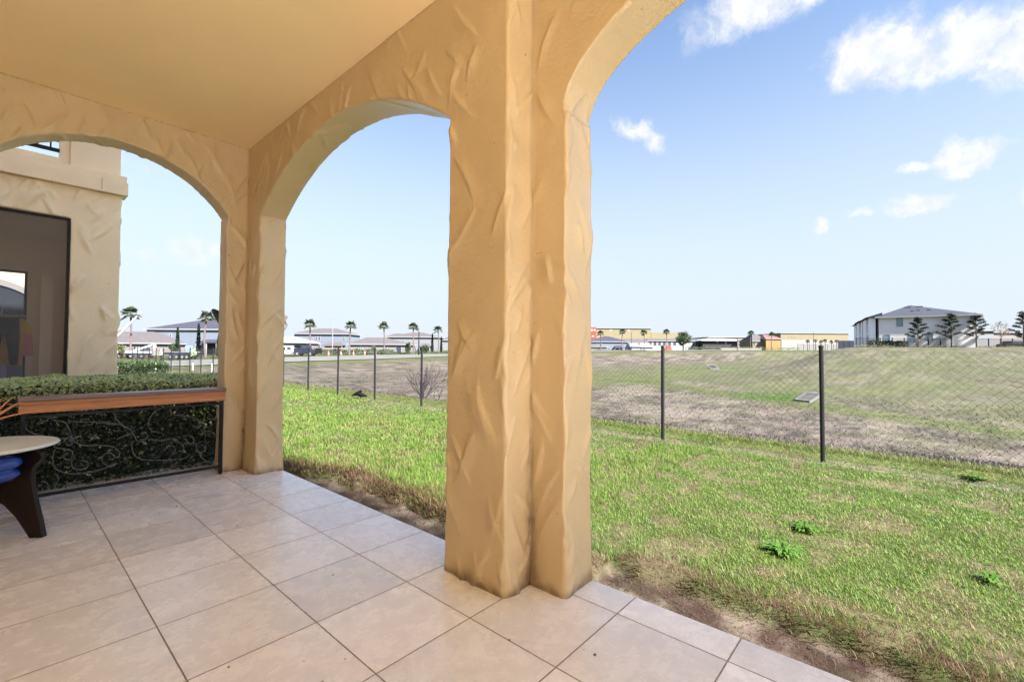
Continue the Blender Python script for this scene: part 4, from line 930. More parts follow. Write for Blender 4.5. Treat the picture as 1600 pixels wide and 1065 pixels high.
# ------------------------------------------------------------------ distant things, placed by depth (w) and bearing
fv = Vector((math.cos(YAW), math.sin(YAW), 0)); rv = Vector((math.sin(YAW), -math.cos(YAW), 0)); RZ = YAW-math.pi/2
def spot(px, w): p = CAM + fv*w + rv*((px-800)/F_PX*w); return Vector((p.x, p.y, gz(p.x, p.y)))
def mpp(w): return w/F_PX
def horizon(px): return 549.17 + (px-800)*.00637
def house(name, px0, px1, w, y_eave, y_base, y_ridge, rp0, rp1, wall, roof, label, wins=(), doors=(), depth=9.0, cat='house', over=.5, porch=None, vents=(), trimc='trim', shift=0, rz=0, xs=1.0, apex=None):
    k = mpp(w); pc = (px0+px1)/2; s = spot(pc, w); zb_ = s.z
    zt = CAM.z + (horizon(pc)-y_eave)*k; h = zt-zb_; wd = (px1-px0)*k*xs; kx = k*xs; hr = (y_eave-y_ridge)*k
    e = empty(name, s, RZ+rz, label, cat)
    X0, X1 = -wd/2, wd/2
    MB().box(X0, X1, 0, depth, -1.2, h).build('wall', M[wall], e)
    if hr > 0:
        a = (rp0-pc)*kx; b2 = (rp1-pc)*kx; x0, x1, y0, y1 = X0-over, X1+over, -over, depth+over; ym = apex or depth/2
        r_ = MB(); z0 = h+.02
        r_.quad((x0, y0, z0), (x1, y0, z0), (b2, ym, h+hr), (a, ym, h+hr)); r_.quad((x1, y1, z0), (x0, y1, z0), (a, ym, h+hr), (b2, ym, h+hr))
        r_.poly((x0, y1, z0), (x0, y0, z0), (a, ym, h+hr)); r_.poly((x1, y0, z0), (x1, y1, z0), (b2, ym, h+hr)); r_.quad((x0, y1, z0), (x1, y1, z0), (x1, y0, z0), (x0, y0, z0))
        r_.build('roof', M[roof], e)
        f_ = MB().box(x0, x1, y0-.04, y0, h-.2, h+.05).box(x0, x1, y1, y1+.04, h-.2, h+.05).box(x0-.04, x0, y0, y1, h-.2, h+.05).box(x1, x1+.04, y0, y1, h-.2, h+.05)
        f_.build('fascia', M[trimc], e)
    for (a, b_, c, d_, *m_) in wins:      # px0, px1, y0, y1
        wx0, wx1 = (a-pc)*kx, (b_-pc)*kx; wz1, wz0 = CAM.z+(horizon(a)-c)*k-zb_, CAM.z+(horizon(a)-d_)*k-zb_
        f = MB().box(wx0-.12, wx1+.12, -.06, -.003, wz0-.12, wz0).box(wx0-.12, wx1+.12, -.06, -.003, wz1, wz1+.12).box(wx0-.12, wx0, -.06, -.003, wz0, wz1).box(wx1, wx1+.12, -.06, -.003, wz0, wz1).box(wx0, wx1, -.05, -.004, (wz0+wz1)/2-.04, (wz0+wz1)/2+.04)
        wo = f.build('window', M[trimc], e); MB().box(wx0, wx1, -.03, -.002, wz0, wz1).build('pane', M[m_[0] if m_ else 'glass'], wo)
    for (a, b_, c, d_) in doors:
        wx0, wx1 = (a-pc)*k, (b_-pc)*k; wz1, wz0 = CAM.z+(horizon(a)-c)*k-zb_, max(0, CAM.z+(horizon(a)-d_)*k-zb_)
        f = MB().box(wx0-.12, wx0, -.07, -.003, wz0, wz1+.12).box(wx1, wx1+.12, -.07, -.003, wz0, wz1+.12).box(wx0, wx1, -.07, -.003, wz1, wz1+.12)
        do = f.build('door', M[trimc], e); MB().box(wx0, wx1, -.03, -.002, wz0, wz1).build('pane', M['glass'], do)
    for (a, c, s_) in vents:
        x = (a-pc)*kx; z = (y_eave-c)*k; y = z/hr*((apex or depth/2)+over)-over
        MB().box(x-s_, x+s_, y-.1, y+.45, h+z-.1, h+z+.14).build('roof_vent', M['dark'], e)
    if porch:
        a, b_, yr, ye, mt_ = porch; x0, x1 = (a-pc)*k, (b_-pc)*k; zr = CAM.z+(horizon(a)-yr)*k-zb_; ze = CAM.z+(horizon(a)-ye)*k-zb_; xm = (x0+x1)/2; q = (x1-x0)*.28
        r_ = MB(); y0, y1 = -2.6, -.003
        r_.quad((x0, y0, ze), (x1, y0, ze), (xm+q, y1, zr), (xm-q, y1, zr)); r_.poly((x0, y1, ze), (x0, y0, ze), (xm-q, y1, zr)); r_.poly((x1, y0, ze), (x1, y1, ze), (xm+q, y1, zr)); r_.quad((x0, y0, ze-.2), (x1, y0, ze-.2), (x1, y1, ze-.2), (x0, y1, ze-.2))
        r_.box(x0, x1, y0-.03, y0, ze-.22, ze)
        r_.build('porch_roof', M[roof], e)
        for x in (x0+.15, xm, x1-.15): MB().box(x-.09, x+.09, y0+.05, y0+.23, -.5, ze-.22).build('porch_post', M[trimc], e)
        MB().box(x0+.3, x1-.3, -.2, -.06, 0, ze-.3).build('porch_screen', M['dark'], e)
    return e

house('bungalow', 150, 246, 98, 535.5, 556, 516, 150, 205, 'w_cream', 'roof_grey', 'single storey cream house with grey roof at the far left behind the boom lift', wins=((209, 212.5, 540, 552),), doors=((219, 234, 539, 553),), depth=12)
house('two_storey_house', 229, 372, 106, 514, 556, 497, 292, 330, 'w_blue', 'roof_blue', 'pale blue two storey house left of the far pillar with three tiny upper windows', wins=((235.5, 238, 522, 526.5), (249.5, 252, 522, 526.5), (265, 267.5, 522, 526.5), (291, 300, 540.5, 549.5, 'glass_b')), porch=(317, 350, 530, 534.5, 0), doors=((321, 323, 540, 552), (325, 328, 540, 552)), depth=11, over=.45)
house('pavilion', 380, 474, 118, 534.5, 552, 525, 380, 448, 'w_cream', 'roof_light', 'low building with a pale white roof behind the white van', wins=((445, 451, 540, 543), (453, 459, 540, 543)), depth=9)
house('two_storey_house', 459.5, 543.5, 140, 521, 552, 511.5, 486, 514, 'w_blue', 'roof_grey', 'pale blue two storey house with small porch roof between two palms', wins=((493, 495.6, 526.5, 530.5), (497.3, 500.3, 523.5, 526), (497.3, 500.3, 527, 531), (536, 538.5, 524.5, 527), (536, 538.5, 528, 531.5), (492, 500, 538, 543)), porch=(509, 540, 533.5, 539.5, 0), depth=11)
house('bungalow', 545, 634, 128, 537.5, 553, 526, 562, 592, 'w_cream', 'roof_grey', 'long single storey house with grey hip roof and two small square windows', wins=((563.5, 566, 542, 544.2), (571, 573.5, 542, 544.2), (602, 605, 541.5, 544)), doors=((619, 627, 541.5, 552),), depth=12)
house('two_storey_house', 606, 684, 155, 526, 552, 518, 638, 655, 'w_white', 'roof_grey', 'off white two storey house with grey hip roof right of the long bungalow', wins=((629.5, 631.5, 531, 533.5), (673, 675, 531.5, 534), (646, 650, 543, 549)), porch=(657, 674, 536, 541, 0), depth=13)
house('two_storey_house', 600, 640, 175, 526.5, 552, 520, 612, 622, 'w_cream', 'roof_grey', 'distant house whose gable peeks above the long bungalow roof', depth=10)
house('two_storey_house', 684, 760, 165, 531, 552, 524, 705, 730, 'w_white', 'roof_grey', 'pale house mostly hidden behind the near pillar, left side showing', depth=11)
# right of the near pillar
house('warehouse', 927, 1017, 262, 512.5, 545, 510.5, 945, 1000, 'w_yellow', 'roof_tan', 'tall ochre commercial building beside the near pillar with red wing', wins=((953, 956, 513.5, 516.5, 'trim'), (981, 984, 514, 517, 'trim')), depth=40, cat='building')
house('warehouse', 890, 932, 258, 511, 545, 511, 0, 0, 'w_red', 'roof_tan', 'brick red building end beside the tall ochre building', wins=((924, 926, 514, 517, 'trim'), (928, 930, 514, 517, 'trim'), (925, 928, 524, 526, 'trim')), depth=30, cat='building')
house('warehouse', 1017.5, 1060, 270, 519.5, 545, 519.5, 0, 0, 'w_yellow', 'roof_tan', 'lower ochre commercial block adjoining the tall one', depth=30, cat='building')
house('bungalow', 921, 981, 178, 533.5, 549, 524.5, 948, 955, 'w_blue', 'roof_blue', 'pale blue house with slate hip roof right beside the near pillar', wins=((937, 940, 536, 539.5), (932, 933, 536, 538.5), (950, 953, 543.5, 546), (974, 976, 535.5, 538)), porch=(958, 973, 539.5, 543, 0), depth=10)
house('bungalow', 890, 948, 172, 541, 551, 534, 905, 915, 'w_cream', 'roof_grey', 'small grey roofed house showing beside the near pillar at ground level', wins=((933, 938, 543, 547),), depth=8)
house('townhouse_row', 972, 1014, 205, 536, 548, 528.5, 976, 1010, 'w_blue', 'roof_grey', 'grey roofed terrace row behind the slate roofed blue house', wins=((986, 989, 537, 540, 'glass_b'), (996, 999, 537, 540, 'glass_b')), depth=9)
house('carport', 986, 1001, 186, 541, 549, 536.5, 987, 998, 'trim', 'roof_light', 'small white roofed carport in front of the terrace row', depth=6)
house('carport', 1002, 1020, 188, 541.5, 549, 536, 1004, 1014, 'trim', 'roof_light', 'bright white canopy roof left of the arcade building', depth=6)
house('arcade_building', 1012, 1112, 215, 532.5, 547, 528.5, 1018, 1108, 'trim', 'roof_grey', 'long white building with a row of dark arched openings around the round tree', wins=[(a, a+4.2, 534, 539.5, 'dark') for a in (1014, 1021.5, 1028.5, 1036, 1044, 1052)] + [(a, a+2.6, 534.5, 540, 'dark') for a in (1082, 1087, 1094, 1100, 1105)], depth=12, cat='building')
house('pavilion', 1098, 1152, 210, 532, 547, 528, 1112, 1140, 'dark', 'roof_light', 'dark sided pavilion with a pale flat canopy roof', depth=10, cat='building', wins=((1120, 1122, 533, 535, 'trim'), (1133, 1135, 534, 537, 'trim')), over=1.2)
house('warehouse', 1107, 1180, 300, 526.5, 542, 524.5, 1125, 1165, 'w_cream', 'roof_tan', 'wide low building with tan roof behind the dark pavilion', wins=[(a, a+2.4, 536, 540, 'dark') for a in (1154, 1158, 1162, 1166, 1170, 1174)], depth=30, cat='building')
house('clubhouse', 1176, 1203, 245, 533, 544, 520, 1186, 1190, 'w_yellow', 'roof_grey', 'small ochre building with dark openings left of the terracotta roof', wins=((1177, 1180, 535, 539, 'dark'), (1183, 1185, 535, 539, 'dark'), (1192, 1194, 534, 538, 'dark')), depth=14, cat='building')
house('clubhouse', 1197, 1220, 242, 529, 543, 522, 1203, 1217, 'w_orange', 'roof_red', 'orange building with terracotta roof and red side strip', wins=(), depth=14, cat='building')
house('warehouse', 1220, 1326, 290, 520.5, 543, 518.5, 1255, 1300, 'w_yellow', 'roof_tan', 'very long ochre commercial building left of the apartment block', wins=[(a, a+1.2, 525.5, 527.5, 'dark') for a in (1232, 1237, 1242)], depth=40, cat='building')
house('warehouse', 1221, 1310, 270, 531, 543, 531, 0, 0, 'concrete', 'roof_tan', 'pale lower wing standing before the very long ochre building', wins=(), depth=12, cat='building')

# apartment block on the hill
W8 = 83; k8 = mpp(W8); pc = 1449; s8 = spot(pc, W8)
apt = house('apartment_block', 1372, 1521, W8, 493.5, 541, 471, 1433, 1436, 'w_grey', 'roof_blue', 'beige two storey apartment block with dark hip roof on the hill', depth=15, xs=.76, rz=R_(-33), apex=7,
            wins=((1402, 1410, 496, 508, 'glass_b'), (1381.5, 1389, 522, 533, 'glass_b'), (1422, 1429.5, 523, 533, 'glass_b'), (1449.5, 1457, 521, 530, 'glass_b')), cat='building', over=.7,
            vents=((1428, 476, .45), (1448, 475, .45), (1431, 484, .22), (1441, 483, .22), (1458, 483, .22)))
# its long side receding to the left: bays with recessed balconies
side = MB(); dk = MB(); rf = MB()
hA = CAM.z+(horizon(pc)-493.5)*k8-s8.z; x0 = (1372-pc)*k8*.76
for i in range(3):
    y0 = .3+i*11.0; xx = x0-.25-.25*(i % 2)
    side.box(xx-.9, xx, y0+.2, y0+2.4, -1.2, hA-.1); side.box(xx-1.1, xx, y0+4.8, y0+9.6, -1.2, hA-.1); side.box(xx-1.0, xx, y0+2.4, y0+4.8, 2.65, 3.05)
    dk.box(xx-.3, xx, y0+2.401, y0+4.799, 0, hA-.25)
    rf.prism([(xx-1.6, hA), (xx+1, hA), (xx+1, hA+.9)], 'y', y0-.2, y0+10.4)
side.build('balcony_bay', mat('balcony_white', (.8, .8, .84), .6, .3), apt); dk.build('balcony_recess', M['w_grey'], apt); rf.build('bay_roof', M['roof_blue'], apt)
MB().box(x0+.01, x0+12, 15.01, 33, -1.2, hA-.1).build('rear_wing_wall', M['w_grey'], apt)
xm_ = (1434-pc)*k8*.76; hr_ = (493.5-471)*k8
MB().prism([(x0-.6, hA+.03), (-x0+.6, hA+.03), (xm_, hA+hr_-.03)], 'y', 7.2, 34).build('rear_roof', M['roof_blue'], apt)
house('bungalow', 1521, 1553, 100, 515.5, 541, 509.5, 1520, 1530, 'w_white', 'roof_grey', 'lower white building end stepping down behind the pines', depth=10, cat='building')
house('bungalow', 1545, 1690, 125, 519, 541, 515, 1560, 1670, 'w_cream', 'roof_grey', 'low pale buildings behind the dark parked cars at the right edge', depth=10, cat='building')

# ------------------------------------------------------------------ trees
def palm(px, w, ytop, label, seed=0, lean=0.0, base=None):
    s = spot(px, w); k = mpp(w); zt = CAM.z+(horizon(px)-ytop)*k-s.z; r = random.Random(seed); cr = zt*.13+.55
    e = empty('palm_tree', s, r.uniform(0, 6.28), label, 'palm tree', 'slender palms along the far road')
    h = zt-cr*.9; pts = [(lean*h*(i/6)**2, .04*h*math.sin(i*.5), -.5+(h+.5)*i/6) for i in range(7)]
    MB().tube(pts, [.24, .2, .17, .16, .15, .15, .19], 7).build('trunk', M['palm_bark'], e)
    top = Vector(pts[-1]); V, F, C_ = [], [], []
    nf_ = 26
    for i in range(nf_):
        a = 2.4*i+r.uniform(-.3, .3); el = R_(80-110*(i/nf_)**1.0+r.uniform(-8, 8)); L_ = cr*r.uniform(.75, 1.1)
        d = Vector((math.cos(a)*math.cos(el), math.sin(a)*math.cos(el), math.sin(el))); sdv = d.cross(Vector((0, 0, 1))).normalized() if abs(d.z) < .98 else Vector((1, 0, 0)); nv = sdv.cross(d)
        base_ = top + d*L_*.42; droop = Vector((0, 0, -1))
        for j in range(11):      # fan leaf: narrow blades radiating
            an = R_(-75+15*j); bd = (d*math.cos(an)+sdv*math.sin(an)).normalized(); L2 = L_*.62*(1-.25*abs(an)/1.4); tip = base_+bd*L2+droop*L2*.28; wv = bd.cross(nv).normalized()*L_*.045
            n0 = len(V); V += [base_-wv*.3, base_+wv*.3, base_+bd*L2*.5+wv, tip, base_+bd*L2*.5-wv]; F.append((n0, n0+1, n0+2, n0+3)); F.append((n0, n0+3, n0+4, n0+4))
            c = r.uniform(.7, 1.3); cc = (.13*c, .12*c, .06*c) if el < R_(-15) else (.05*c, .075*c, .035*c); C_ += [cc]*5
        n0 = len(V); V += [top, top+sdv*.03, base_+sdv*.03, base_]; F.append((n0, n0+1, n0+2, n0+3)); C_ += [(.08, .09, .04)]*4
    F4 = [f for f in F if len(set(f)) == 4]; F3 = [(f[0], f[1], f[2]) for f in F if len(set(f)) == 3]
    allF = np.array([[f[0], f[1], f[2]] for f in F4]+[[f[0], f[2], f[3]] for f in F4]+F3)
    fast_mesh('crown', np.array([tuple(v) for v in V]), allF, M['leaf'], e, col=np.array(C_)); return e
PL = [(203, 84, 477, 'palm rising above the cream house at the far left'), (322, 88, 483, 'palm in front of the blue house, just left of the far pillar'),
      (485, 104, 497, 'palm before the blue two storey house with porch, right of the far pillar'), (546, 108, 499, 'palm between the blue house and the long bungalow'),
      (599, 112, 501, 'palm standing in front of the long bungalow roof'), (646.5, 114, 502, 'palm beside the tall dark pole near the off white house'),
      (684.5, 128, 507.5, 'palm closest to the left face of the near pillar'), (938, 166, 515, 'small palm in front of the red building end'),
      (973, 170, 512.5, 'palm in front of the tall ochre building, left of its centre'), (1006, 174, 514, 'palm at the right end of the tall ochre building'),
      (1041, 178, 513, 'palm just left of the large round tree'), (1173.5, 205, 515, 'thin palm alone right of the dark pavilion'), (1206.5, 212, 517.5, 'palm in front of the terracotta roofed building')]
for i, a in enumerate(PL): palm(*a, seed=20+i, lean=[.0, .02, -.02, .03][i % 4])
for i, (px, w, yt) in enumerate(((1262, 238, 530), (1274, 239, 529), (1283, 240, 530.5), (1289, 241, 529), (1299, 242, 531), (1307, 243, 530), (1314, 244, 531.5))):
    o = palm(px, w, yt, 'low dark palm in the row before the very long ochre building, number %d from the left' % (i+1), 60+i); o['group'] = 'row of low palms before the ochre building'
    o['label'] = ['leftmost of the low dark palms before the very long ochre building', 'second low palm from the left before the long ochre building', 'third low palm from the left before the long ochre building', 'middle palm of the low row before the long ochre building', 'third low palm from the right before the long ochre building', 'second low palm from the right before the long ochre building', 'rightmost low palm before the long ochre building'][i]; o.name = 'low_palm'

def pine(px, w, ytop, wid, label, seed):
    s = spot(px, w); k = mpp(w); h = CAM.z+(horizon(px)-ytop)*k-s.z; r = np.random.default_rng(seed); e = empty('pine_tree', s, 0, label, 'pine tree', 'young pines on the hill')
    m_ = MB().tube([(0, 0, -.4), (.05, 0, h*.4), (0, .03, h*.97)], [.13, .10, .03], 7); Pp = []
    hw_ = wid*k/2
    for i in range(17):
        zf_ = .28+.70*(i/16)**.9; a = i*2.4+r.uniform(-.4, .4); L_ = hw_*(1.15-zf_)/.75*r.uniform(.55, 1.12); z = h*zf_
        tip = Vector((math.cos(a)*L_, math.sin(a)*L_, z+L_*.35)); m_.tube([(0, 0, z-L_*.1), tuple(tip*.55+Vector((0, 0, z))*.45), tuple(tip)], [.035, .025, .015], 4)
        for t_ in (.45, .75, 1.0):
            c = Vector((0, 0, z))*(1-t_)+tip*t_; nn = 80; rad = .17+.10*hw_*.4
            Pp.append(np.array(c)[None, :]+r.normal(0, 1, (nn, 3))*np.array([rad*.62, rad*.62, rad*.36]))
    Pp.append(np.array([[0, 0, h*.97]])+r.normal(0, 1, (120, 3))*np.array([.16, .16, .22]))
    m_.build('trunk', M['bark'], e); leaves('crown', np.concatenate(Pp), .24, M['leaf'], e, (.006, .014, .008), (.018, .032, .016), seed=seed, aspect=.3)
pine(1435, 79, 497, 30, 'young pine before the apartment block, leftmost of the hill pines', 71); pine(1487, 80, 490.5, 36, 'young pine near the middle of the apartment wall, fullest crown', 72)
pine(1526, 79, 493, 38, 'wide young pine overlapping the right corner of the apartment block', 73); pine(1600, 78, 488, 34, 'tall thin pine cut by the right edge of the picture', 74)

def round_tree(name, px, w, ytop, ybot, wid, label, seed, cat='tree', c=((.03, .055, .025), (.08, .12, .05)), n=2600, size=.34, trunk=.3, cz=.62):
    s = spot(px, w); k = mpp(w); h = CAM.z+(horizon(px)-ytop)*k-s.z; R1 = wid*k/2; r = np.random.default_rng(seed); e = empty(name, s, 0, label, cat)
    MB().tube([(0, 0, -.4), (0.05, 0, h*.35), (0, .05, h*.7)], [trunk, trunk*.7, trunk*.3], 7).build('trunk', M['bark'], e)
    hc = max(h-R1*.0, .5); Rz = h*(1-trunk_frac(h, ybot, px, k, s))/2; zc = h-Rz
    u = r.normal(size=(26, 3)); u /= np.linalg.norm(u, axis=1)[:, None]; cl_ = u*np.array([R1*.66, R1*.66, Rz*.66]); rad = np.clip(r.uniform(.3, .48, 26), 0, 1)
    P = []
    for c0, q in zip(cl_, rad):
        d_ = r.normal(size=(n//26, 3)); d_ /= np.linalg.norm(d_, axis=1)[:, None]; P.append(c0+d_*(r.random((n//26, 1))**.4)*q*np.array([R1, R1, Rz]))
    P = np.concatenate(P)+np.array([0, 0, zc]); leaves('crown', P, size, M['leaf'], e, *c, seed=seed, aspect=.7); return e
def trunk_frac(h, ybot, px, k, s): return max(0.02, (CAM.z+(horizon(px)-ybot)*k-s.z)/h)
round_tree('broadleaf_tree', 1067.5, 182, 517, 541, 25, 'large dark round tree in front of the white arcade building', 81, size=.5)
round_tree('small_tree', 271, 92, 536.5, 549, 13, 'small round tree beside the left cypress by the blue house', 82, n=1200, size=.25, trunk=.1)
round_tree('small_tree', 187, 70, 536, 556, 16, 'shrubby tree at the edge of the neighbouring building', 83, n=900, size=.25, trunk=.08, c=((.08, .10, .05), (.2, .2, .1)))
round_tree('sapling', 302, 66, 544, 557, 11, 'pale flowering sapling in front of the dark flatbed', 84, n=420, size=.14, trunk=.04, c=((.35, .45, .22), (.7, .75, .55)))
round_tree('bush', 637.5, 118, 533, 555, 9, 'tall dark pointed shrub before the off white house', 85, 'bush', n=900, size=.3, trunk=.08)
round_tree('bush', 664, 122, 538, 552, 11, 'dark screening shrub right of the tall dark pole', 86, 'bush', n=900, size=.3, trunk=.08)
round_tree('bush', 584, 118, 537, 551, 6, 'thin brownish shrub in front of the long bungalow', 87, 'bush', n=300, size=.25, trunk=.05, c=((.12, .12, .07), (.22, .2, .12)))
round_tree('bare_tree', 1565, 82, 500, 528, 24, 'sparse brownish tree right of the wide pine', 88, n=420, size=.2, trunk=.08, c=((.12, .09, .07), (.2, .15, .12)))
def cypress(px, w, ytop, wid, label, seed, ybase=None):
    s = spot(px, w); k = mpp(w); h = CAM.z+(horizon(px)-ytop)*k-s.z; Rr = wid*k/2; r = np.random.default_rng(seed); n = 1500; e = empty('cypress_tree', s, 0, label, 'cypress')
    t_ = r.random(n); a = r.uniform(0, 6.28, n); rad = Rr*np.sqrt(np.clip(1-t_, 0, 1))*np.clip(t_*9, .2, 1)*(.75+.3*r.random(n)); P = np.stack([np.cos(a)*rad, np.sin(a)*rad, .2+t_*(h-.2)], 1)
    leaves('crown', P, .34, M['leaf'], e, (.008, .022, .014), (.022, .042, .022), seed=seed, aspect=.4); MB().tube([(0, 0, -.4), (0, 0, h*.8)], [.1, .03], 5).build('trunk', M['bark'], e)
cypress(277.3, 92, 511, 6.5, 'slim dark cypress left of the two before the blue house', 91); cypress(310, 92, 505, 6.5, 'slim dark cypress right of the ground floor window of the blue house', 92)
cypress(343, 84, 520, 10, 'dark cypress squeezed against the left side of the far pillar', 93); cypress(675.5, 130, 521, 4.2, 'slim cypress before the right end of the off white house', 94); cypress(689.5, 130, 526, 3.6, 'short cypress nearest the left face of the near pillar', 95)

# shrub rows and far hedges
def row(name, px0, px1, w, ytop, label, seed, c=((.05, .085, .03), (.10, .14, .05)), n=900, dep=1.5, size=.3, cat='hedge'):
    k = mpp(w); pc = (px0+px1)/2; s = spot(pc, w); h = max(.4, CAM.z+(horizon(pc)-ytop)*k-s.z); r = np.random.default_rng(seed); wd = (px1-px0)*k
    P = np.stack([r.uniform(-wd/2, wd/2, n), r.uniform(-dep/2, dep/2, n), h*r.random(n)**.7], 1); P[:, 2] *= .75+.5*fbm(P[:, 0]*.8, P[:, 1]*0, seed)
    o = leaves(name, P, size, M['leaf'], None, *c, seed=seed, aspect=.7); o.location = s; o.rotation_euler = (0, 0, RZ); tag(o, label, cat); return o
row('shrub_row', 497, 616, 112, 545.5, 'low green shrub row along the road before the bungalow', 101, n=2600)
row('shrub_row', 616, 700, 118, 550.5, 'short dark hedge along the road before the off white house', 102, n=1300)
row('shrub_row', 925, 1010, 170, 546.5, 'low shrubs at the foot of the slate roofed blue house', 103, n=1000, c=((.10, .11, .07), (.2, .2, .12)))
row('shrub_row', 1070, 1250, 205, 542, 'long low hedge beneath the pavilion and ochre buildings', 104, n=2600, c=((.10, .12, .06), (.22, .22, .13)))
row('clipped_hedge', 1357, 1418, 82, 532.5, 'dark clipped hedge at the foot of the apartment block', 105, n=2600, dep=1.2, size=.22, c=((.02, .035, .02), (.05, .07, .035)))
row('verge_shrubs', 1335, 1600, 80.5, 539.6, 'ragged low plants along the crest of the hill', 106, n=2200, dep=1, size=.16, c=((.10, .11, .06), (.22, .21, .12)))

# boundary walls and fences far away
def wall_run(name, px0, px1, w, ytop, mt, label, cat, th=.15, posts=0, slat=False):
    k = mpp(w); pc = (px0+px1)/2; s = spot(pc, w); h = max(.5, CAM.z+(horizon(pc)-ytop)*k-s.z); wd = (px1-px0)*k; e = empty(name, s, RZ, label, cat)
    if slat:
        m_ = MB().box(-wd/2, wd/2, -.02, .02, h-.12, h-.07).box(-wd/2, wd/2, -.02, .02, .15, .2); n_ = int(wd/.16)
        for i in range(n_): x = -wd/2+wd*i/n_; m_.box(x, x+.022, -.012, .012, .05, h)
        m_.build('pickets', M[mt], e)
    else: MB().box(-wd/2, wd/2, 0, th, -.8, h).build('panel', M[mt], e)
    for i in range(posts):
        x = -wd/2+wd*i/(posts-1); MB().box(x-.06, x+.06, -.06, .06 if slat else -.003, -.6, h+.08).build('post', M[mt], e)
    return e
wall_run('boundary_wall', 470, 545, 118, 542.8, 'w_cream', 'low pale wall in front of the blue house with porch', 'wall')
wall_run('white_fence', 545, 620, 122, 546, 'w_white', 'thin pale fence in front of the long bungalow', 'fence', posts=7)
wall_run('boundary_wall', 1015, 1068, 190, 542.5, 'trim', 'low white wall left of the round tree trunk', 'wall')
wall_run('boundary_wall', 1127, 1190, 202, 543.5, 'w_cream', 'low pale wall below the pavilion and clubhouse', 'wall')
wall_run('construction_fence', 1246, 1312, 232, 537.5, 'post', 'dark mesh covered fence before the long ochre building', 'fence', posts=8, slat=True)
wall_run('construction_fence', 1310, 1336, 150, 532, 'navy', 'solid dark fence panels at the left end of the apartment block', 'fence', posts=4)
wall_run('iron_fence', 1338, 1620, 81.5, 528.5, 'post', 'thin black iron fence along the hill crest before the apartments', 'fence', posts=16, slat=True)
wall_run('mesh_fence', 925, 1100, 128, 541.5, 'post', 'thin dark fence along the road beside the near pillar', 'fence', posts=12, slat=False) if False else None

# poles
def pole(name, px, w, ytop, rad, mt, label, arm=False):
    s = spot(px, w); h = CAM.z+(horizon(px)-ytop)*mpp(w)-s.z; e = empty(name, s, RZ, label, 'pole' if not arm else 'street lamp')
    MB().tube([(0, 0, -.4), (0, 0, h)], [rad, rad*.7], 7).build('pole', M[mt], e)
    if arm:
        MB().box(-1.1, -.3, -.15, .15, h-.05, h+.1).build('lamp_head', M[mt], e); MB().box(.3, 1.1, -.15, .15, h-.05, h+.1).build('lamp_head', M[mt], e); MB().box(-.3, .3, -.04, .04, h-.02, h+.05).build('arm', M[mt], e)
pole('street_lamp', 519.5, 112, 498.5, .13, 'galv', 'tall double headed street lamp before the blue house with porch', True)
pole('utility_pole', 654.5, 105, 518, .16, 'post', 'thick dark pole in front of the off white house')
pole('light_pole', 1152, 194, 528, .16, 'black', 'short dark pole in front of the pavilion')
pole('light_pole', 1271.5, 246, 519, .12, 'post', 'thin tall lamp pole before the very long ochre building')
pole('light_pole', 986.5, 170, 519, .10, 'post', 'thin pole behind the terrace row')
for i, px in enumerate((302, 332)):
    s = spot(px, 50); o = MB().tube([(0, 0, -.3), (0, 0, .95)], .07, 7).build('marker_post', M['white']); o.location = s; tag(o, ['white marker post left, near the pale sapling', 'white marker post right, close to the far pillar'][i], 'post', 'white marker posts by the basin')

# traffic barrels and cones along the road
for i, (px, w) in enumerate(((493, 101), (513.5, 102), (533, 104), (552.5, 106), (570, 108), (587, 110))):
    s = spot(px, w); e = empty('traffic_cone', s, 0, 'orange traffic cone on the verge, %s' % ['beside the dark truck', 'second from the dark truck', 'left of the palm by the bungalow', 'right of the palm by the bungalow', 'second from the right end', 'at the right end of the row'][i], 'traffic cone', 'orange cones along the road')
    MB().lathe([(.28, 0), (.28, .06), (.19, .07), (.05, 1.15), (.03, 1.17)], 12).build('cone', M['orange'], e); MB().lathe([(.155, .42), (.115, .72)], 12).build('reflective_band', M['white'], e)
s = spot(1044, 180); e = empty('barrier', s, RZ, 'red plastic barrier left of the round tree', 'barrier'); MB().prism([(-.3, 0), (.3, 0), (.12, 1.0), (-.12, 1.0)], 'x', -1.4, 1.4).build('body', M['w_red'], e, .03); MB().box(-1.1, 1.1, -.08, .08, 1.0, 1.9).build('panel', M['w_red'], e, .02)

# ------------------------------------------------------------------ vehicles
def wheel(x, y, r, e, wd=.24):
    w_ = MB().tube([(x, y-wd/2, r), (x, y+wd/2, r)], r, 16).build('wheel', M['tyre'], e); MB().tube([(x, y-wd/2-.012, r), (x, y-wd/2-.003, r)], r*.55, 12).build('rim', M['galv'], w_)
def van(px, w, label, sx=1, paint='white', name='van', L_=5.4, H=2.15):
    s = spot(px, w); s.z += .06; e = empty(name, s, RZ, label, name); h = H
    out_ = [(-L_/2, .4), (-L_/2, h*.9), (-L_/2+.15, h), (L_*.12, h), (L_*.27, h*.62), (L_*.46, h*.52), (L_/2, h*.42), (L_/2, .4)]
    MB().prism([(a*sx, b_) for a, b_ in out_], 'y', -.95, .95).build('body', M[paint], e, .05)
    for x in (-L_*.38, -L_*.14, L_*.08): MB().box(min(x*sx, x*sx+.85*sx), max(x*sx, x*sx+.85*sx), -.965, -.945, h*.60, h*.88).build('window', M['glass'], e)
    for x in (-L_*.32, L_*.32):
        for y in (-.85, .85): wheel(x*sx, y, .36, e)
van(449, 100, 'white van parked on the far road right of the far pillar', 1)
s = spot(479, 96); s.z += .06; e = empty('dark_truck', s, RZ, 'dark loaded work truck beside the white van', 'truck')
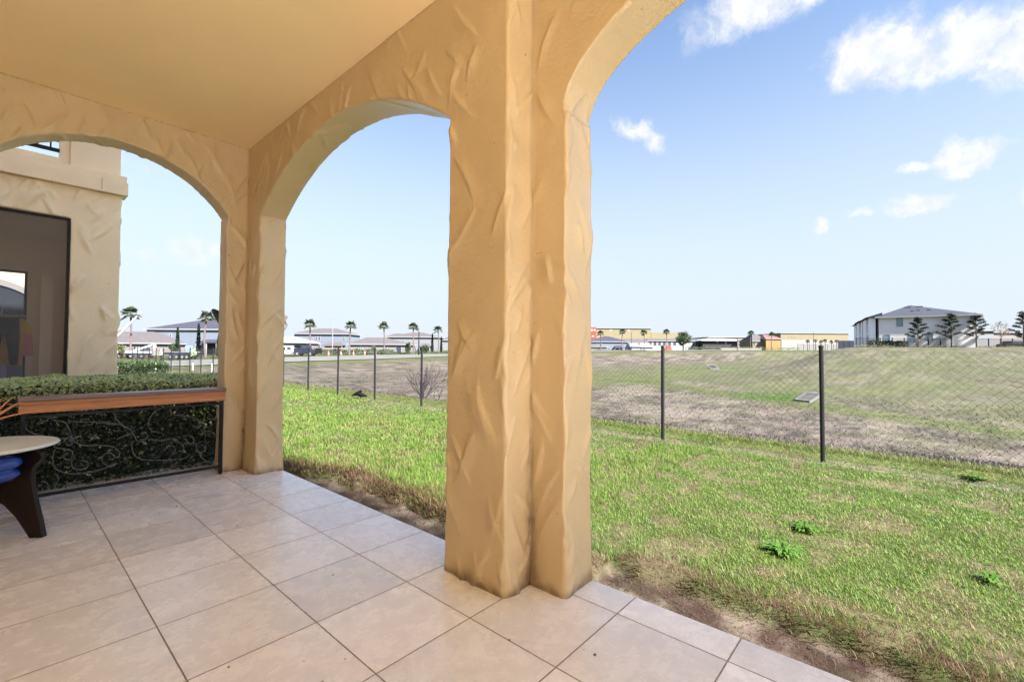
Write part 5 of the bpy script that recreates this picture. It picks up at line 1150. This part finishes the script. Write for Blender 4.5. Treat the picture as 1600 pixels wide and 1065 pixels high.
MB().prism([(-2.3, .5), (-2.3, 1.6), (-1.1, 1.7), (-.7, 2.3), (.5, 2.3), (.8, 1.5), (2.1, 1.3), (2.2, .5)], 'y', -1.0, 1.0).build('body', M['navy'], e, .05)
MB().box(-.55, .45, -1.02, -1.0, 1.55, 2.15).build('window', M['glass'], e)
MB().box(-2.2, -1.1, -.9, .9, 1.7, 2.2).build('load', M['black'], e, .08)
o = MB().tube([(.1, 0, 2.3), (.1, 0, 2.7)], [.5, .35], 10).build('beacon_box', M['black'], e)
MB().box(2.2, 3.0, -.7, .7, .6, 1.6).build('crane_box', M['black'], e, .06)
for x in (-1.5, 1.2):
    for y in (-.9, .9): wheel(x, y, .48, e)
# low flatbed trailer and equipment left
s = spot(283, 80); s.z += .06; e = empty('flatbed_trailer', s, RZ, 'long dark flatbed trailer on the road before the blue house', 'trailer')
MB().box(-2.7, 2.7, -1.1, 1.1, .75, 1.2).build('deck', M['navy'], e, .03); MB().box(-2.7, 2.7, -1.1, 1.1, 1.203, 1.3).build('rail', M['trim'], e)
for x in (-1.0, 0, 1.0, 1.8):
    for y in (-.95, .95): wheel(x, y, .4, e)
s = spot(214, 82); s.z += .06; e = empty('boom_lift', s, RZ, 'white boom lift truck with raised bucket behind the neighbouring corner', 'boom lift'); k = mpp(82)
MB().box(-3.2, 2.9, -1.1, 1.1, .55, .95).build('chassis', M['navy'], e, .03); MB().box(-3.2, 2.9, -1.1, 1.1, .953, 1.25).build('deck', M['white'], e, .03)
for x in (-2.2, -.2, 1.8):
    for y in (-.95, .95): wheel(x, y, .45, e)
zz = lambda y_: CAM.z+(horizon(214)-y_)*k-s.z
xx_ = lambda p: (p-214)*k
MB().tube([(xx_(243), 0, .5), (xx_(241), 0, zz(537))], [.55, .3], 8).build('pedestal', M['w_cream'], e)
MB().tube([(xx_(240), 0, zz(538)), (xx_(183), .1, zz(556))], .16, 6).build('lower_boom', M['white'], e)
MB().tube([(xx_(181), .1, zz(526)), (xx_(196), .05, zz(512)), (xx_(215), 0, zz(492))], [.24, .2, .14], 6).build('upper_boom', M['white'], e)
MB().tube([(xx_(182), .1, zz(522)), (xx_(190), .1, zz(516))], .22, 6).build('cylinder', M['w_red'], e)
MB().box(xx_(214.5), xx_(220), -.3, .3, zz(492), zz(486)).build('bucket', M['galv'], e, .04)
# worker in a bright shirt
def person(px, w, label, shirt, seed=0):
    s = spot(px, w); s.z += .06; e = empty('person', s, RZ, label, 'person')
    body = MB()
    def ell(cx, cy, cz, rx, ry, rz_, n=10):
        body.lathe([(0, 0)], 3) if False else None
    b_ = MB(); b_.tube([(-.10, 0, .03), (-.10, 0, .45), (-.09, 0, .86), (-.02, 0, 1.0), (0, 0, 1.2), (0, 0, 1.42), (0, 0, 1.5), (0, 0, 1.56), (0, 0, 1.66), (0, 0, 1.76), (0, 0, 1.79)], [.05, .065, .09, .15, .15, .17, .06, .075, .10, .07, .01], 10)
    b_.tube([(.10, 0, .03), (.10, 0, .45), (.09, 0, .86), (.02, 0, 1.0)], [.05, .065, .09, .12], 8); b_.tube([(.17, 0, 1.42), (.24, .02, 1.15), (.22, -.1, .9)], [.06, .045, .035], 7); b_.tube([(-.17, 0, 1.42), (-.24, .02, 1.15), (-.22, -.1, .9)], [.06, .045, .035], 7)
    b_.build('body', M['skin'], e, smooth=True)
    MB().tube([(0, 0, .92), (0, 0, 1.15), (0, 0, 1.42), (0, 0, 1.49)], [.19, .18, .21, .09], 12).tube([(.17, 0, 1.43), (.24, .02, 1.2)], [.085, .07], 8).tube([(-.17, 0, 1.43), (-.24, .02, 1.2)], [.085, .07], 8).build('shirt', M[shirt], e)
    MB().tube([(.10, 0, .08), (.10, 0, .5), (.08, 0, .95)], [.075, .085, .12], 8).tube([(-.10, 0, .08), (-.10, 0, .5), (-.08, 0, .95)], [.075, .085, .12], 8).build('trousers', M['navy'], e)
    MB().tube([(0, 0, 1.70), (0, 0, 1.80), (0, 0, 1.83)], [.13, .11, .02], 10).build('hard_hat', M['white'], e)
person(252, 74, 'worker in a bright green shirt and white hard hat by the trailer', 'hivis')
# dark parked cars at the right edge
def car(px, w, label, paint, sx=1):
    s = spot(px, w); e = empty('parked_car', s, RZ, label, 'car', 'dark cars parked on the hill')
    MB().prism([(a*sx, b_) for a, b_ in [(-2.2, .3), (-2.25, .8), (-1.6, .95), (-.9, 1.45), (.7, 1.45), (1.3, .95), (2.1, .8), (2.2, .3)]], 'y', -.88, .88).build('body', M[paint], e, .06)
    MB().prism([(a*sx, b_) for a, b_ in [(-1.35, .97), (-.85, 1.36), (.62, 1.36), (1.1, .97)]], 'y', -.895, -.885).build('window', M['glass'], e)
    for x in (-1.35, 1.35):
        for y in (-.8, .8): wheel(x*sx, y, .33, e, .2)
car(1583, 84, 'black car behind the iron fence, left of the two at the right edge', 'black'); car(1612, 86, 'dark navy car cut off by the right edge of the picture', 'navy')
